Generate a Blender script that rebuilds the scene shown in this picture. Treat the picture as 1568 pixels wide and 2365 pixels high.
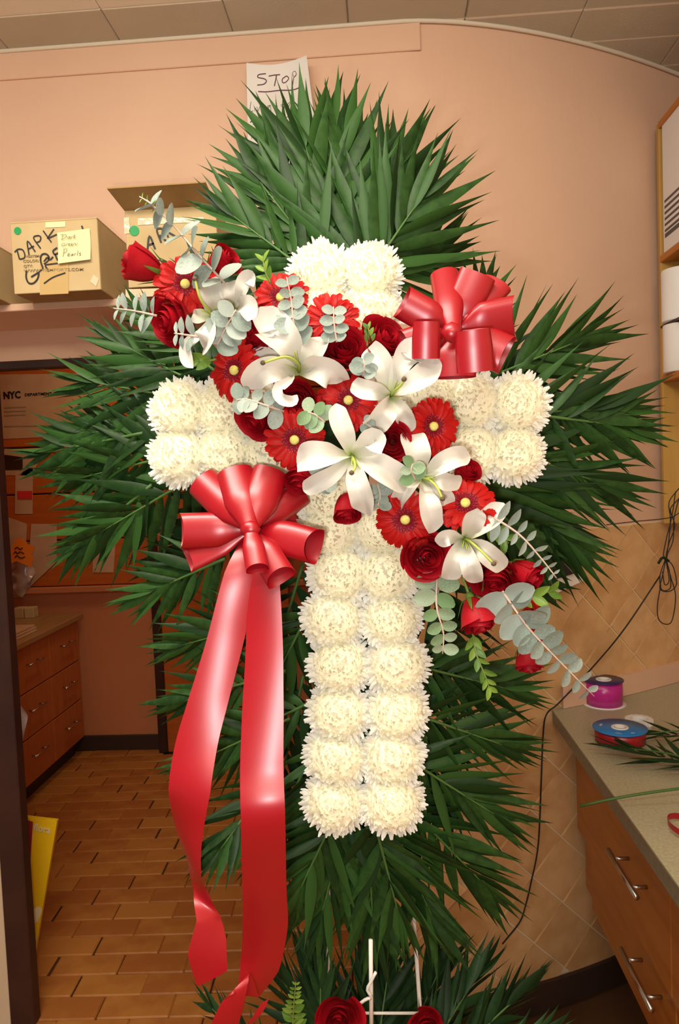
import bpy, math, random
from mathutils import Vector, Matrix, Quaternion
random.seed(11)
C = bpy.context.scene
COL = C.collection
for o in list(bpy.data.objects): bpy.data.objects.remove(o)
PI = math.pi
R = random.uniform
# ------------------------------------------------------------------ camera
H = 1.6
FPX = 2365 * 26.0 / 36.0
yc = Vector((96, 97.5, -FPX)).normalized()
zc = Vector((-.04, 1, (.04 * -96 + 97.5) / FPX)).normalized()
xc = yc.cross(zc).normalized()
M3 = Matrix((xc, yc, zc))            # camera vector -> world vector
cam = bpy.data.cameras.new('camera')
cam.sensor_fit = 'VERTICAL'; cam.sensor_height = 36; cam.sensor_width = 36; cam.lens = 26.0
cam.clip_start = .02
camo = bpy.data.objects.new('camera', cam); COL.objects.link(camo)
camo.matrix_world = Matrix.Translation((0, 0, H)) @ M3.to_4x4()
C.camera = camo
# ------------------------------------------------------------------ world, lamps, exposure
w = bpy.data.worlds.new('world'); C.world = w; w.use_nodes = True
w.node_tree.nodes['Background'].inputs[0].default_value = (1, .87, .72, 1)
w.node_tree.nodes['Background'].inputs[1].default_value = .28
def lamp(name, loc, size, sizey, power, color, aim):
    l = bpy.data.lights.new(name, 'AREA'); l.shape = 'RECTANGLE'; l.size = size; l.size_y = sizey
    l.energy = power; l.color = color
    o = bpy.data.objects.new(name, l); COL.objects.link(o); o.location = loc
    o.rotation_euler = (Vector(aim) - Vector(loc)).to_track_quat('-Z', 'Y').to_euler()
    return o
lamp('camera_flash', (-.055, .0, H - .05), .05, .03, 6.6, (1, .95, .86), (0, 1.2, H - .1))
lamp('ceiling_lamp_front', (-.55, .45, 2.77), 1.2, .3, 36, (1, .90, .74), (-.45, .75, 0))
lamp('ceiling_lamp_rear', (.2, -1.2, 2.77), 1.2, .3, 34, (1, .90, .74), (.1, -.3, 0))
lamp('ceiling_fill_light', (-.2, -.3, 2.45), 1.2, .3, 30, (1, .92, .78), (-.2, .2, 3.5))  # added fill aimed upward to brighten the ceiling; no fixture of its own
lamp('back_room_fill_light', (-1.2, 3.45, 2.45), .3, .3, 6.5, (1, .64, .34), (-1.3, 4.0, 1.2))  # added warm fill, no visible source; lifts the far panelling more than the floor
C.view_settings.view_transform = 'Standard'; C.view_settings.look = 'None'
C.view_settings.exposure = -0.12; C.view_settings.gamma = 1; C.view_settings.use_curve_mapping = False

# ------------------------------------------------------------------ helpers
def at(px, py, Y):
    d = M3 @ Vector(((px - 784) / FPX, -(py - 1182.5) / FPX, -1))
    p = d * (Y / d.y); p.z += H
    return p
def atz(px, py, z):
    d = M3 @ Vector(((px - 784) / FPX, -(py - 1182.5) / FPX, -1))
    p = d * ((z - H) / d.z); p.z += H
    return p
def px2m(n, Y): return n * Y / FPX

def mat(name, col, rough=.6, spec=.4, var=0, nscale=20, col2=None, bump=0, bscale=80, trans=0, metal=0, coat=0, rnd=0, sheen=0):
    m = bpy.data.materials.new(name); m.use_nodes = True
    nt = m.node_tree; N = nt.nodes; L = nt.links
    b = N['Principled BSDF']; out = N['Material Output']
    b.inputs['Roughness'].default_value = rough
    b.inputs['Specular IOR Level'].default_value = spec
    b.inputs['Metallic'].default_value = metal
    b.inputs['Coat Weight'].default_value = coat
    b.inputs['Coat Roughness'].default_value = .15
    c4 = (*col, 1); b.inputs['Base Color'].default_value = c4
    tc = N.new('ShaderNodeTexCoord')
    src = None
    if col2 is not None:
        no = N.new('ShaderNodeTexNoise'); no.inputs['Scale'].default_value = nscale; no.inputs['Detail'].default_value = 5
        L.new(tc.outputs['Object'], no.inputs['Vector'])
        r = N.new('ShaderNodeValToRGB'); r.color_ramp.elements[0].position = .35; r.color_ramp.elements[1].position = .65
        r.color_ramp.elements[0].color = c4; r.color_ramp.elements[1].color = (*col2, 1)
        if rnd:
            oi = N.new('ShaderNodeObjectInfo'); mx = N.new('ShaderNodeMath'); mx.operation = 'MULTIPLY_ADD'
            L.new(oi.outputs['Random'], mx.inputs[0]); mx.inputs[1].default_value = rnd
            ad = N.new('ShaderNodeMath'); ad.operation = 'ADD'; ad.inputs[1].default_value = -rnd / 2
            L.new(no.outputs['Fac'], ad.inputs[0]); L.new(ad.outputs[0], mx.inputs[2]); L.new(mx.outputs[0], r.inputs[0])
        else: L.new(no.outputs['Fac'], r.inputs[0])
        src = r.outputs[0]; L.new(src, b.inputs['Base Color'])
    if bump:
        n2 = N.new('ShaderNodeTexNoise'); n2.inputs['Scale'].default_value = bscale; n2.inputs['Detail'].default_value = 4
        L.new(tc.outputs['Object'], n2.inputs['Vector'])
        bp = N.new('ShaderNodeBump'); bp.inputs['Strength'].default_value = bump; bp.inputs['Distance'].default_value = .004
        L.new(n2.outputs['Fac'], bp.inputs['Height']); L.new(bp.outputs[0], b.inputs['Normal'])
    if trans:
        t = N.new('ShaderNodeBsdfTranslucent'); t.inputs[0].default_value = c4
        if src: L.new(src, t.inputs[0])
        mix = N.new('ShaderNodeMixShader'); mix.inputs[0].default_value = trans
        L.new(b.outputs[0], mix.inputs[1]); L.new(t.outputs[0], mix.inputs[2]); L.new(mix.outputs[0], out.inputs[0])
    return m
def wood(name, c1, c2, rough=.4, axis='Y', scale=6):
    m = mat(name, c1, rough)
    N = m.node_tree.nodes; L = m.node_tree.links
    tc = N.new('ShaderNodeTexCoord'); mp = N.new('ShaderNodeMapping')
    s = [scale * 4] * 3; s['XYZ'.index(axis)] = scale * .4; mp.inputs['Scale'].default_value = s
    no = N.new('ShaderNodeTexNoise'); no.inputs['Scale'].default_value = 2.5; no.inputs['Detail'].default_value = 6; no.inputs['Distortion'].default_value = .6
    r = N.new('ShaderNodeValToRGB'); r.color_ramp.elements[0].position = .3; r.color_ramp.elements[1].position = .7
    r.color_ramp.elements[0].color = (*c1, 1); r.color_ramp.elements[1].color = (*c2, 1)
    L.new(tc.outputs['Object'], mp.inputs[0]); L.new(mp.outputs[0], no.inputs['Vector']); L.new(no.outputs['Fac'], r.inputs[0])
    L.new(r.outputs[0], N['Principled BSDF'].inputs['Base Color'])
    return m
def radial(name, stops, rough=.5, trans=.2, scale=1.0, spec=.3):   # colour by distance from the flower axis (true petal colour)
    m = mat(name, stops[0][1], rough, spec)
    N = m.node_tree.nodes; L = m.node_tree.links
    tc = N.new('ShaderNodeTexCoord'); sp = N.new('ShaderNodeVectorMath'); sp.operation = 'LENGTH'
    L.new(tc.outputs['Object'], sp.inputs[0])
    ma = N.new('ShaderNodeMath'); ma.operation = 'MULTIPLY'; ma.inputs[1].default_value = scale
    L.new(sp.outputs['Value'], ma.inputs[0])
    r = N.new('ShaderNodeValToRGB'); e = r.color_ramp.elements
    while len(e) < len(stops): e.new(.5)
    for i, (p, c) in enumerate(stops): e[i].position = p; e[i].color = (*c, 1)
    L.new(ma.outputs[0], r.inputs[0])
    b = N['Principled BSDF']; L.new(r.outputs[0], b.inputs['Base Color'])
    if trans:
        t = N.new('ShaderNodeBsdfTranslucent'); L.new(r.outputs[0], t.inputs[0])
        mix = N.new('ShaderNodeMixShader'); mix.inputs[0].default_value = trans
        L.new(b.outputs[0], mix.inputs[1]); L.new(t.outputs[0], mix.inputs[2]); L.new(mix.outputs[0], N['Material Output'].inputs[0])
    return m

MT = dict(
 pink=mat('pink_paint', (.75, .495, .345), .55, .3, col2=(.72, .465, .325), nscale=3, bump=.12, bscale=60),
 white_trim=mat('white_caulk', (.75, .66, .52), .6),
 ceil=mat('ceiling_board', (.84, .78, .66), .7, .2, col2=(.80, .74, .62), nscale=8, bump=.15, bscale=120),
 ceil_gap=mat('ceiling_gap', (.66, .61, .51), .8),
 grout=mat('grout', (.82, .66, .45), .85, .1, bump=.2),
 tile=mat('terracotta_tile', (.60, .34, .14), .36, .4, col2=(.74, .47, .23), nscale=14, bump=.1, bscale=30, rnd=.25),
 brick=mat('floor_brick', (.37, .13, .028), .45, .35, col2=(.47, .195, .042), nscale=12, bump=.25, bscale=40, rnd=.5),
 mortar=mat('floor_mortar', (.11, .05, .022), .9, .1),
 dark=mat('dark_brown_paint', (.035, .014, .011), .45, .4, col2=(.05, .02, .014), nscale=8),
 base=mat('dark_baseboard', (.05, .028, .02), .5, .3),
 cream=mat('cream_paint', (.62, .5, .36), .6, .2),
 back_pink=mat('back_room_paint', (.60, .23, .10), .6, .2, col2=(.56, .21, .09), nscale=3),
 panel=wood('back_panel_wood', (.46, .10, .015), (.54, .14, .022), .45, 'X', 3),
 cab=wood('cabinet_wood', (.34, .115, .02), (.43, .165, .03), .38, 'Y', 4),
 redcab=wood('back_cabinet_wood', (.46, .13, .03), (.55, .17, .04), .4, 'Z', 4),
 shelf=wood('shelf_pine', (.46, .26, .06), (.53, .31, .08), .4, 'Z', 4),
 shelf_edge=wood('shelf_edge', (.42, .14, .02), (.5, .18, .03), .4, 'Y', 4),
 counter=mat('laminate_counter', (.36, .34, .22), .35, .4, col2=(.46, .43, .29), nscale=160, bump=.03),
 counter_edge=mat('laminate_edge', (.15, .14, .10), .4, .4, col2=(.2, .19, .13), nscale=90),
 wood_top=wood('back_counter_top', (.34, .19, .07), (.42, .25, .1), .4, 'Y', 5),
 steel=mat('brushed_steel', (.55, .52, .48), .28, .5, metal=1),
 card=mat('cardboard', (.60, .46, .25), .75, .15, col2=(.56, .42, .22), nscale=14, bump=.05),
 card_dark=mat('cardboard_inside', (.42, .27, .12), .8, .1, col2=(.38, .24, .1), nscale=20),
 tape=mat('packing_tape', (.58, .40, .17), .18, .5),
 cleartape=mat('clear_tape', (.74, .62, .42), .12, .6, bump=.4, bscale=50),
 green_dot=mat('green_sticker', (.01, .33, .09), .5),
 sticky=mat('yellow_note', (.86, .83, .45), .7, .2),
 paper=mat('paper', (.80, .77, .73), .7, .2),
 paper_warm=mat('old_paper', (.62, .42, .28), .7, .2, col2=(.56, .36, .22), nscale=9),
 marker=mat('black_marker', (.022, .018, .014), .5),
 marker2=mat('plum_marker', (.11, .02, .05), .5),
 pencil=mat('grey_pen', (.10, .09, .085), .6),
 print=mat('faded_print', (.36, .27, .15), .7, .1),
 ink=mat('ink', (.02, .012, .01), .6),
 orange_paper=mat('orange_paper', (.95, .27, .02), .6), red_paper=mat('red_paper', (.7, .03, .03), .6),
 yellow=mat('yellow_card', (.85, .55, .01), .45, .3), maroon=mat('maroon_card', (.30, .02, .04), .45, .3), offwhite=mat('off_white_print', (.82, .74, .42), .5),
 white=mat('white_plastic', (.78, .77, .76), .4, .4), plastic=mat('clear_bag', (.45, .38, .36), .2, .6, col2=(.6, .5, .45), nscale=30, bump=.6, bscale=25),
 black=mat('black_cord', (.015, .011, .01), .5), magenta=mat('magenta_ribbon', (.52, .015, .26), .28, .6), navy=mat('navy_disc', (.04, .025, .12), .3, .5),
 blue=mat('blue_disc', (.02, .20, .55), .35, .4), bluetxt=mat('pale_blue_print', (.3, .5, .75), .4),
 ribbon=mat('red_satin', (.32, .003, .009), .34, .9, sheen=1),
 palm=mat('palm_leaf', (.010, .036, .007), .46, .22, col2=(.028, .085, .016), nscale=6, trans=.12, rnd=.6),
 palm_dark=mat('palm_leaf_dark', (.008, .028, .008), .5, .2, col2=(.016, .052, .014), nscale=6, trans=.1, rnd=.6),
 rachis=mat('palm_stem', (.06, .14, .03), .5), stem=mat('green_stem', (.16, .22, .04), .5), sepal=mat('sepal', (.12, .22, .03), .5, trans=.2),
 euc=mat('eucalyptus_leaf', (.24, .31, .275), .55, .25, col2=(.35, .42, .385), nscale=12, trans=.15, rnd=.6),
 euc_green=mat('eucalyptus_green', (.16, .28, .13), .5, .3, col2=(.32, .42, .30), nscale=25, trans=.15, rnd=.5),
 green_leaf=mat('boxwood_leaf', (.10, .22, .03), .4, .4, col2=(.2, .34, .05), nscale=15, trans=.2, rnd=.6),
 euc_stem=mat('eucalyptus_stem', (.55, .42, .36), .6),
 rose=mat('rose_petal', (.31, .003, .010), .5, .22, col2=(.42, .006, .015), nscale=25, trans=.12, sheen=1),
 gerb=mat('gerbera_petal', (.40, .004, .004), .5, .22, col2=(.50, .009, .007), nscale=40, trans=.12),
 gerb_in=mat('gerbera_florets', (.15, .003, .009), .6, .15, col2=(.24, .006, .02), nscale=90),
 gerb_tip=mat('gerbera_floret_tips', (.5, .12, .16), .6), gerb_eye=mat('gerbera_eye', (.66, .58, .13), .7, .2, col2=(.84, .78, .28), nscale=6, bump=.15, bscale=30),
 lily=radial('lily_petal', [(0, (.50, .60, .18)), (.14, (.66, .70, .46)), (.30, (.72, .72, .66)), (1, (.74, .735, .70))], .45, .18, 10), lily_throat=mat('lily_throat', (.45, .55, .10), .5, trans=.15),
 anther=mat('anther', (.10, .07, .04), .7), speck=mat('pollen_speck', (.45, .16, .06), .8),
 mum=radial('mum_petal', [(.0, (.95, .89, .62)), (.62, (.95, .92, .74)), (.86, (.95, .94, .86)), (1.0, (.95, .95, .94))], .6, .3, 1 / 1.12),
 mum_core=mat('mum_core', (.95, .91, .70), .8), foam=mat('floral_foam', (.018, .04, .015), .9, .1), wire=mat('white_wire', (.82, .80, .76), .4),
)

MT['ribbon'].node_tree.nodes['Principled BSDF'].inputs['Specular Tint'].default_value = (1, .74, .80, 1)
def link(o, parent=None):
    COL.objects.link(o)
    if parent: o.parent = parent
    return o
def tag(o, label=None, cat=None, group=None, kind=None):
    if label: o['label'] = label
    if cat: o['category'] = cat
    if group: o['group'] = group
    if kind: o['kind'] = kind
    return o
def thing(name, label, cat, loc=(0, 0, 0), group=None, quat=None, scale=None):
    o = bpy.data.objects.new(name, None); o.empty_display_size = .02
    link(o); o.location = loc
    if quat: o.rotation_mode = 'QUATERNION'; o.rotation_quaternion = quat
    if scale: o.scale = (scale,) * 3
    return tag(o, label, cat, group)
def mesh(name, v, f, m, smooth=True):
    me = bpy.data.meshes.new(name); me.from_pydata([tuple(x) for x in v], [], f)
    if isinstance(m, (list, tuple)):
        for k in m: me.materials.append(k)
    elif m: me.materials.append(m)
    if smooth and f: me.polygons.foreach_set('use_smooth', [True] * len(f))
    me.update(); return me
def obj(name, vf, m, parent=None, smooth=True, loc=None, kind=None, label=None):
    """vf in world coordinates; parent (if any) has no rotation"""
    v, f = vf
    o = bpy.data.objects.new(name, mesh(name, v, f, m, smooth))
    if parent:
        off = parent.location.copy()
        if parent.parent: off += parent.parent.location
        o.data.transform(Matrix.Translation(-off))
    elif loc is not None:
        o.data.transform(Matrix.Translation(-Vector(loc))); o.location = loc
    link(o, parent)
    if kind: o['kind'] = kind
    if label: o['label'] = label
    return o
def inst(name, me, parent, M):           # copy of a mesh under parent, placed by a matrix local to the parent
    o = bpy.data.objects.new(name, me); link(o, parent)
    o.rotation_mode = 'QUATERNION'; l, q, s = M.decompose()
    o.location = l; o.rotation_quaternion = q; o.scale = s
    return o
def join(*vfs):
    V, F = [], []
    for v, f in vfs:
        n = len(V); V += list(v); F += [[i + n for i in q] for q in f]
    return V, F
def box(x0, x1, y0, y1, z0, z1, b=0):
    if b:
        v = []; f = []
        ring = lambda z, i: [(x0 + i, y0 + i, z), (x1 - i, y0 + i, z), (x1 - i, y1 - i, z), (x0 + i, y1 - i, z)]
        # chamfered box: 24 vertices
        b = min(b, abs(x1 - x0) / 3, abs(y1 - y0) / 3, abs(z1 - z0) / 3)
        def corner(sx, sy, sz):
            X, Y, Z = (x1 if sx else x0), (y1 if sy else y0), (z1 if sz else z0)
            dx, dy, dz = (-b if sx else b), (-b if sy else b), (-b if sz else b)
            return [(X, Y + dy, Z + dz), (X + dx, Y, Z + dz), (X + dx, Y + dy, Z)]
        idx = {}
        for sx in (0, 1):
            for sy in (0, 1):
                for sz in (0, 1):
                    idx[sx, sy, sz] = len(v); v += corner(sx, sy, sz)
        I = lambda sx, sy, sz, k: idx[sx, sy, sz] + k
        for s in (0, 1):
            f.append([I(s, 0, 0, 0), I(s, 1, 0, 0), I(s, 1, 1, 0), I(s, 0, 1, 0)])
            f.append([I(0, s, 0, 1), I(1, s, 0, 1), I(1, s, 1, 1), I(0, s, 1, 1)])
            f.append([I(0, 0, s, 2), I(1, 0, s, 2), I(1, 1, s, 2), I(0, 1, s, 2)])
        for a in (0, 1):
            for c in (0, 1):
                f.append([I(a, c, 0, 0), I(a, c, 1, 0), I(a, c, 1, 1), I(a, c, 0, 1)])
                f.append([I(a, 0, c, 0), I(a, 1, c, 0), I(a, 1, c, 2), I(a, 0, c, 2)])
                f.append([I(0, a, c, 1), I(1, a, c, 1), I(1, a, c, 2), I(0, a, c, 2)])
        for k in idx.values(): f.append([k, k + 1, k + 2])
        return v, f
    v = [(x, y, z) for x in (x0, x1) for y in (y0, y1) for z in (z0, z1)]
    return v, [[0, 1, 3, 2], [4, 6, 7, 5], [0, 4, 5, 1], [2, 3, 7, 6], [0, 2, 6, 4], [1, 5, 7, 3]]
def slab(quad, n, t):                    # quad of 4 points extruded by t along -n
    n = Vector(n).normalized(); a = [Vector(p) for p in quad]; b = [p - n * t for p in a]
    return a + b, [[0, 1, 2, 3], [7, 6, 5, 4]] + [[i, i + 4, (i + 1) % 4 + 4, (i + 1) % 4] for i in range(4)]
def cat(pts, n):
    P = [Vector(p) for p in pts]
    if len(P) == 2: return [P[0].lerp(P[1], i / n) for i in range(n + 1)]
    P = [P[0] * 2 - P[1]] + P + [P[-1] * 2 - P[-2]]
    out = []
    k = len(P) - 3
    for i in range(n + 1):
        t = i / n * k; j = min(int(t), k - 1); t -= j
        a, b, c, d = P[j:j + 4]
        out.append(.5 * ((2 * b) + (c - a) * t + (2 * a - 5 * b + 4 * c - d) * t * t + (3 * b - 3 * c + d - a) * t ** 3))
    return out
def interp(l, t):
    t = max(0, min(1, t)) * (len(l) - 1); j = min(int(t), len(l) - 2)
    return l[j] + (l[j + 1] - l[j]) * (t - j)
def tube(pts, r, n=6, seg=0, cap=True):
    P = cat(pts, seg) if seg else [Vector(p) for p in pts]
    v = []; f = []; up = Vector((.13, .71, .69)); k = len(P)
    for i, p in enumerate(P):
        t = (P[min(i + 1, k - 1)] - P[max(i - 1, 0)]).normalized()
        if abs(t.dot(up)) > .95: up = Vector((.8, -.5, .2))
        s = t.cross(up).normalized(); q = s.cross(t); rr = r if not isinstance(r, (list, tuple)) else interp(list(r), i / (k - 1))
        v += [p + (s * math.cos(2 * PI * j / n) + q * math.sin(2 * PI * j / n)) * rr for j in range(n)]
    for i in range(k - 1):
        for j in range(n): f.append([i * n + j, i * n + (j + 1) % n, (i + 1) * n + (j + 1) % n, (i + 1) * n + j])
    if cap: f += [list(range(n - 1, -1, -1)), list(range((k - 1) * n, k * n))]
    return v, f
def strip(pts, widths, nrm=None, side=None, cup=0, nw=4, ns=14, ruf=0, seed=0, rf=9, ridge=0):
    P = cat(pts, ns); v = []; f = []; k = len(P)
    for i, p in enumerate(P):
        t = i / ns
        T = (P[min(i + 1, k - 1)] - P[max(i - 1, 0)]).normalized()
        if side is not None:
            S = (side(t) if callable(side) else interp([Vector(q) for q in side], t) if isinstance(side, list) else Vector(side)).normalized()
        else:
            n0 = Vector(nrm(t) if callable(nrm) else nrm); S = T.cross(n0)
            S = S.normalized() if S.length > 1e-6 else Vector((1, 0, 0))
        Nn = S.cross(T).normalized()
        wd = widths(t) if callable(widths) else interp(list(widths), t)
        cu = cup(t) if callable(cup) else cup
        for j in range(nw + 1):
            q = j / nw * 2 - 1
            h = cu * wd * q * q + ruf * wd * abs(q) ** 3 * math.sin(rf * t + seed + (2.1 if q > 0 else 0)) - ridge * wd * math.exp(-(q * 4) ** 2)
            v.append(p + S * (q * wd / 2) + Nn * h)
    m = nw + 1
    for i in range(ns):
        for j in range(nw): f.append([i * m + j, i * m + j + 1, (i + 1) * m + j + 1, (i + 1) * m + j])
    return v, f
def face(tx, tz, ty=-1, roll=None):
    q = Vector((tx, ty, tz)).to_track_quat('Z', 'Y')
    return q @ Quaternion((0, 0, 1), R(0, 6.28) if roll is None else roll)
def lathe(prof, n=32):                   # profile [(r,z)] about Z
    v = []; f = []
    for r, z in prof: v += [(r * math.cos(2 * PI * j / n), r * math.sin(2 * PI * j / n), z) for j in range(n)]
    for i in range(len(prof) - 1):
        for j in range(n): f.append([i * n + j, i * n + (j + 1) % n, (i + 1) * n + (j + 1) % n, (i + 1) * n + j])
    return v, f
def shift(vf, p): return [Vector(a) + Vector(p) for a in vf[0]], vf[1]

# printed lettering: font outlines turned into meshes once, up front
TXT = {}
def maketext(keys):
    os_ = []
    for k, s, b in keys:
        c = bpy.data.curves.new(k, 'FONT'); c.body = s; c.size = 1; c.extrude = .002; c.offset = b; c.resolution_u = 2
        o = bpy.data.objects.new(k, c); COL.objects.link(o); os_.append((k, o))
    dg = bpy.context.evaluated_depsgraph_get()
    for k, o in os_: TXT[k] = bpy.data.meshes.new_from_object(o.evaluated_get(dg))
    for k, o in os_:
        c = o.data; bpy.data.objects.remove(o); bpy.data.curves.remove(c)
maketext([('ssite', 'VBSITEM:', .01), ('color', 'COLOR:', .01), ('qty', 'QTY:', .01), ('www', 'WWW.VBIMPORTS.COM', .01),
          ('nyc', 'NYC', .035), ('dept', 'DEPARTMENT OF', .012), ('flora', 'flora', .02)])
def text(key, parent, p0, p1, height, m, name='lettering', up=(0, 0, 1), off=None):
    """baseline runs p0 -> p1 (world); the text is stretched to fill it; height = cap height"""
    me = TXT[key].copy(); me.materials.clear(); me.materials.append(m)
    xs = [v.co.x for v in me.vertices]; x0, x1 = min(xs), max(xs)
    p0, p1 = Vector(p0), Vector(p1); ux = (p1 - p0).normalized(); uy = (Vector(up) - ux * Vector(up).dot(ux)).normalized(); uz = ux.cross(uy)
    sx = (p1 - p0).length / (x1 - x0); sy = height / .69
    Mx = Matrix.Translation(p0) @ Matrix((ux, uy, uz)).transposed().to_4x4() @ Matrix.Diagonal((sx, sy, .3, 1)) @ Matrix.Translation((-x0, 0, 0))
    me.transform(Matrix.Translation(-parent.location) @ Mx)
    return link(bpy.data.objects.new(name, me), parent)
def strokes(name, parent, lines, Y, width, m, cx=0, cy=0, sc=1, seg=10):
    """pen strokes given as crop pixels, laid on the vertical plane at depth Y"""
    parts = []
    for ln in lines:
        P = [at(cx + x / sc, cy + y / sc, Y) for x, y in ln]
        parts.append(strip(P, [width] * 2, nrm=(0, -1, 0), nw=1, ns=max(2, (len(P) - 1) * (4 if len(P) > 2 else 1))))
    return obj(name, join(*parts), m, parent, kind='stuff')

# ------------------------------------------------------------------ setting
WY = 2.05
def wally(X): return WY + (.48 * (X - .1) ** 1.6 if X > .1 else 0)
ZC = 2.79
DL, DR, DT = -1.075, -.10, 1.945        # doorway
def wallpatch(xs, z0, z1, off=0):
    v = []; f = []
    for x in xs: v += [(x, wally(x) - off, z0), (x, wally(x) - off, z1)]
    for i in range(len(xs) - 1): f.append([2 * i, 2 * i + 2, 2 * i + 3, 2 * i + 1])
    return v, f
XR = 1.12
xs_r = [DR + (XR - DR) * i / 40 for i in range(41)]
def thick(xs, z0, z1):
    a = wallpatch(xs, z0, z1); n = len(a[0])
    b = [(x, y + .12, z) for x, y, z in a[0]]
    f = a[1] + [[i + n for i in q][::-1] for q in a[1]]
    k = len(xs)
    for i in range(k - 1):
        f.append([2 * i + 1, 2 * i + 3, 2 * i + 3 + n, 2 * i + 1 + n]); f.append([2 * i, 2 * i + n, 2 * i + 2 + n, 2 * i + 2])
    f += [[0, 1, 1 + n, n], [2 * k - 2, 2 * k - 2 + n, 2 * k - 1 + n, 2 * k - 1]]
    return a[0] + b, f
wall = obj('wall_back', join(box(-2.7, DL - .08, WY, WY + .03, 0, ZC), box(DL - .08, DR, WY, WY + .03, DT, ZC), thick(xs_r, 0, ZC)), MT['pink'], smooth=False, kind='structure')
# proud band under the ceiling and the pale bead above it
obj('trim_1', box(-2.6, .147, WY - .006, WY, 2.712, ZC - .002, .002), MT['pink'], smooth=False, kind='structure')
xs_all = [-2.6, -1, .1] + [.1 + (XR - .1) * i / 24 for i in range(1, 25)]
bead = tube([(x, wally(x) - .008, ZC - .003) for x in xs_all], .006, 6)
obj('trim_2', bead, MT['white_trim'], kind='structure')
# ceiling with square boards
ceil = obj('ceiling', box(-2.6, 1.4, -1.6, 2.75, ZC + .012, ZC + .08), MT['ceil_gap'], smooth=False, kind='structure')
cb = mesh('ceiling_tile', *box(-.155, .155, -.155, .155, 0, .012, .003), MT['ceil'], False)
cbh = mesh('ceiling_tile', *box(-.155, .155, -.076, .076, 0, .012, .003), MT['ceil'], False)
for i in range(-8, 6):
    X = -.51 + .311 * i
    for j in range(-4, 3):
        inst('ceiling_tile', cb, ceil, Matrix.Translation((X, 1.745 - .311 * (j + 2), ZC)))
    inst('ceiling_tile', cbh, ceil, Matrix.Translation((X, 1.98, ZC)))
    if X > 0.1:
        for j in range(2): inst('ceiling_tile', cb, ceil, Matrix.Translation((X, 2.215 + .311 * j, ZC)))
# floor bricks, running bond
fl = obj('floor', box(-2.7, 1.4, -1.6, 4.4, -.06, -.012), MT['mortar'], smooth=False, kind='structure')
bricks = [mesh('brick', *box(-.1092, .1092, -.0485, .0485, -.012 + d, d, .004), MT['brick'], False) for d in (0, .0006, -.0006)]
rot = Matrix.Rotation(math.radians(2.2), 4, 'Z')
nb = 0
for j in range(27):
    y = 1.66 + j * .0995
    for i in range(11):
        x = -2.02 + i * .221 + (.11 if j % 2 else 0) + R(-.004, .004)
        if x > .15: continue
        q = rot @ Vector((x, y - 2.1, 0)) + Vector((0, 2.1, 0))
        if q.y > 4.2 : continue
        inst('brick', bricks[nb % 3], fl, Matrix.Translation(q) @ Matrix.Rotation(math.radians(2.2) + R(-.008, .008), 4, 'Z')); nb += 1
obj('floor_front', box(-2.6, 1.4, -1.6, 1.6, -.012, -.001), MT['brick'], smooth=False, kind='structure').name = 'trim_3'
# diagonal wall tiles on the lower right wall, following its curve
gb = obj('grout_bed', wallpatch([DR + .005 + (XR - DR - .005) * i / 40 for i in range(41)], .085, 1.406, .004), MT['grout'], wall)
arc = [(DR, 0.0)]
while arc[-1][0] < XR:
    x, s = arc[-1]; dx = .004; arc.append((x + dx, s + math.hypot(dx, wally(x + dx) - wally(x))))
def s2x(s):
    for (x0, s0), (x1, s1) in zip(arc, arc[1:]):
        if s0 <= s <= s1: return x0 + (x1 - x0) * (s - s0) / (s1 - s0)
    return None
sA = [s for x, s in arc if x <= .755][-1]
D = .1; hd = .0978
def diamond(pts):
    k = len(pts); c = Vector((sum(p[0] for p in pts) / k, 0, sum(p[1] for p in pts) / k))
    v = [Vector((x, -.002, z)) for x, z in pts]
    v += [c + (Vector((x, -.006, z)) - c) * .99 for x, z in pts]
    for p in v[k:]: p.y = -.006
    return v, [list(range(k, 2 * k))] + [[i, (i + 1) % k, (i + 1) % k + k, i + k] for i in range(k)]
t_full = mesh('tile', *diamond([(-hd, 0), (0, -hd), (hd, 0), (0, hd)]), MT['tile'], False)
t_half = mesh('tile', *diamond([(-hd, -.001), (0, -hd), (hd, -.001)]), MT['tile'], False)
for j in range(0, 14):
    for i in range(-12, 9):
        if (i + j) % 2: continue              # tile centres; vertices fall on the odd nodes
        s = sA + (i + 1) * D
        if s < .10: continue
        x = s2x(s)
        if x is None or x > XR - .06: continue
        z = 1.404 - j * D
        if z < .09: continue
        a = math.atan2(wally(x + .01) - wally(x - .01), .02)
        inst('tile', t_half if j == 0 else t_full, wall, Matrix.Translation((x, wally(x), z)) @ Matrix.Rotation(a, 4, 'Z'))
obj('baseboard_right', join(*[(lambda a, b: (a[0] + [(x, y - .014, z) for x, y, z in a[0]], [[0, 2, 3, 1], [4, 5, 7, 6], [1, 3, 7, 5], [0, 4, 6, 2]]))(wallpatch([xs_r[i], xs_r[i + 1]], 0, .085, .008), 0) for i in range(40)]), MT['base'], smooth=False, kind='structure')
obj('wall_right', box(XR, XR + .1, -1.6, 2.75, 0, ZC), MT['pink'], smooth=False, kind='structure')
# doorway casing
obj('door_1', join(box(DL - .078, DL - .006, WY - .012, WY + .032, 0, DT + .001, .003), box(DL - .078, DR, WY - .004, WY + .032, DT - .022, DT + .002, .003),
                   box(DR - .004, DR + .06, WY - .012, WY + .032, 0, DT, .003)), MT['dark'], smooth=False, kind='structure')
obj('trim_4', box(-1.40, DL - .0785, WY - .01, WY, 0, 1.3, .002), MT['cream'], smooth=False, kind='structure')
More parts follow.
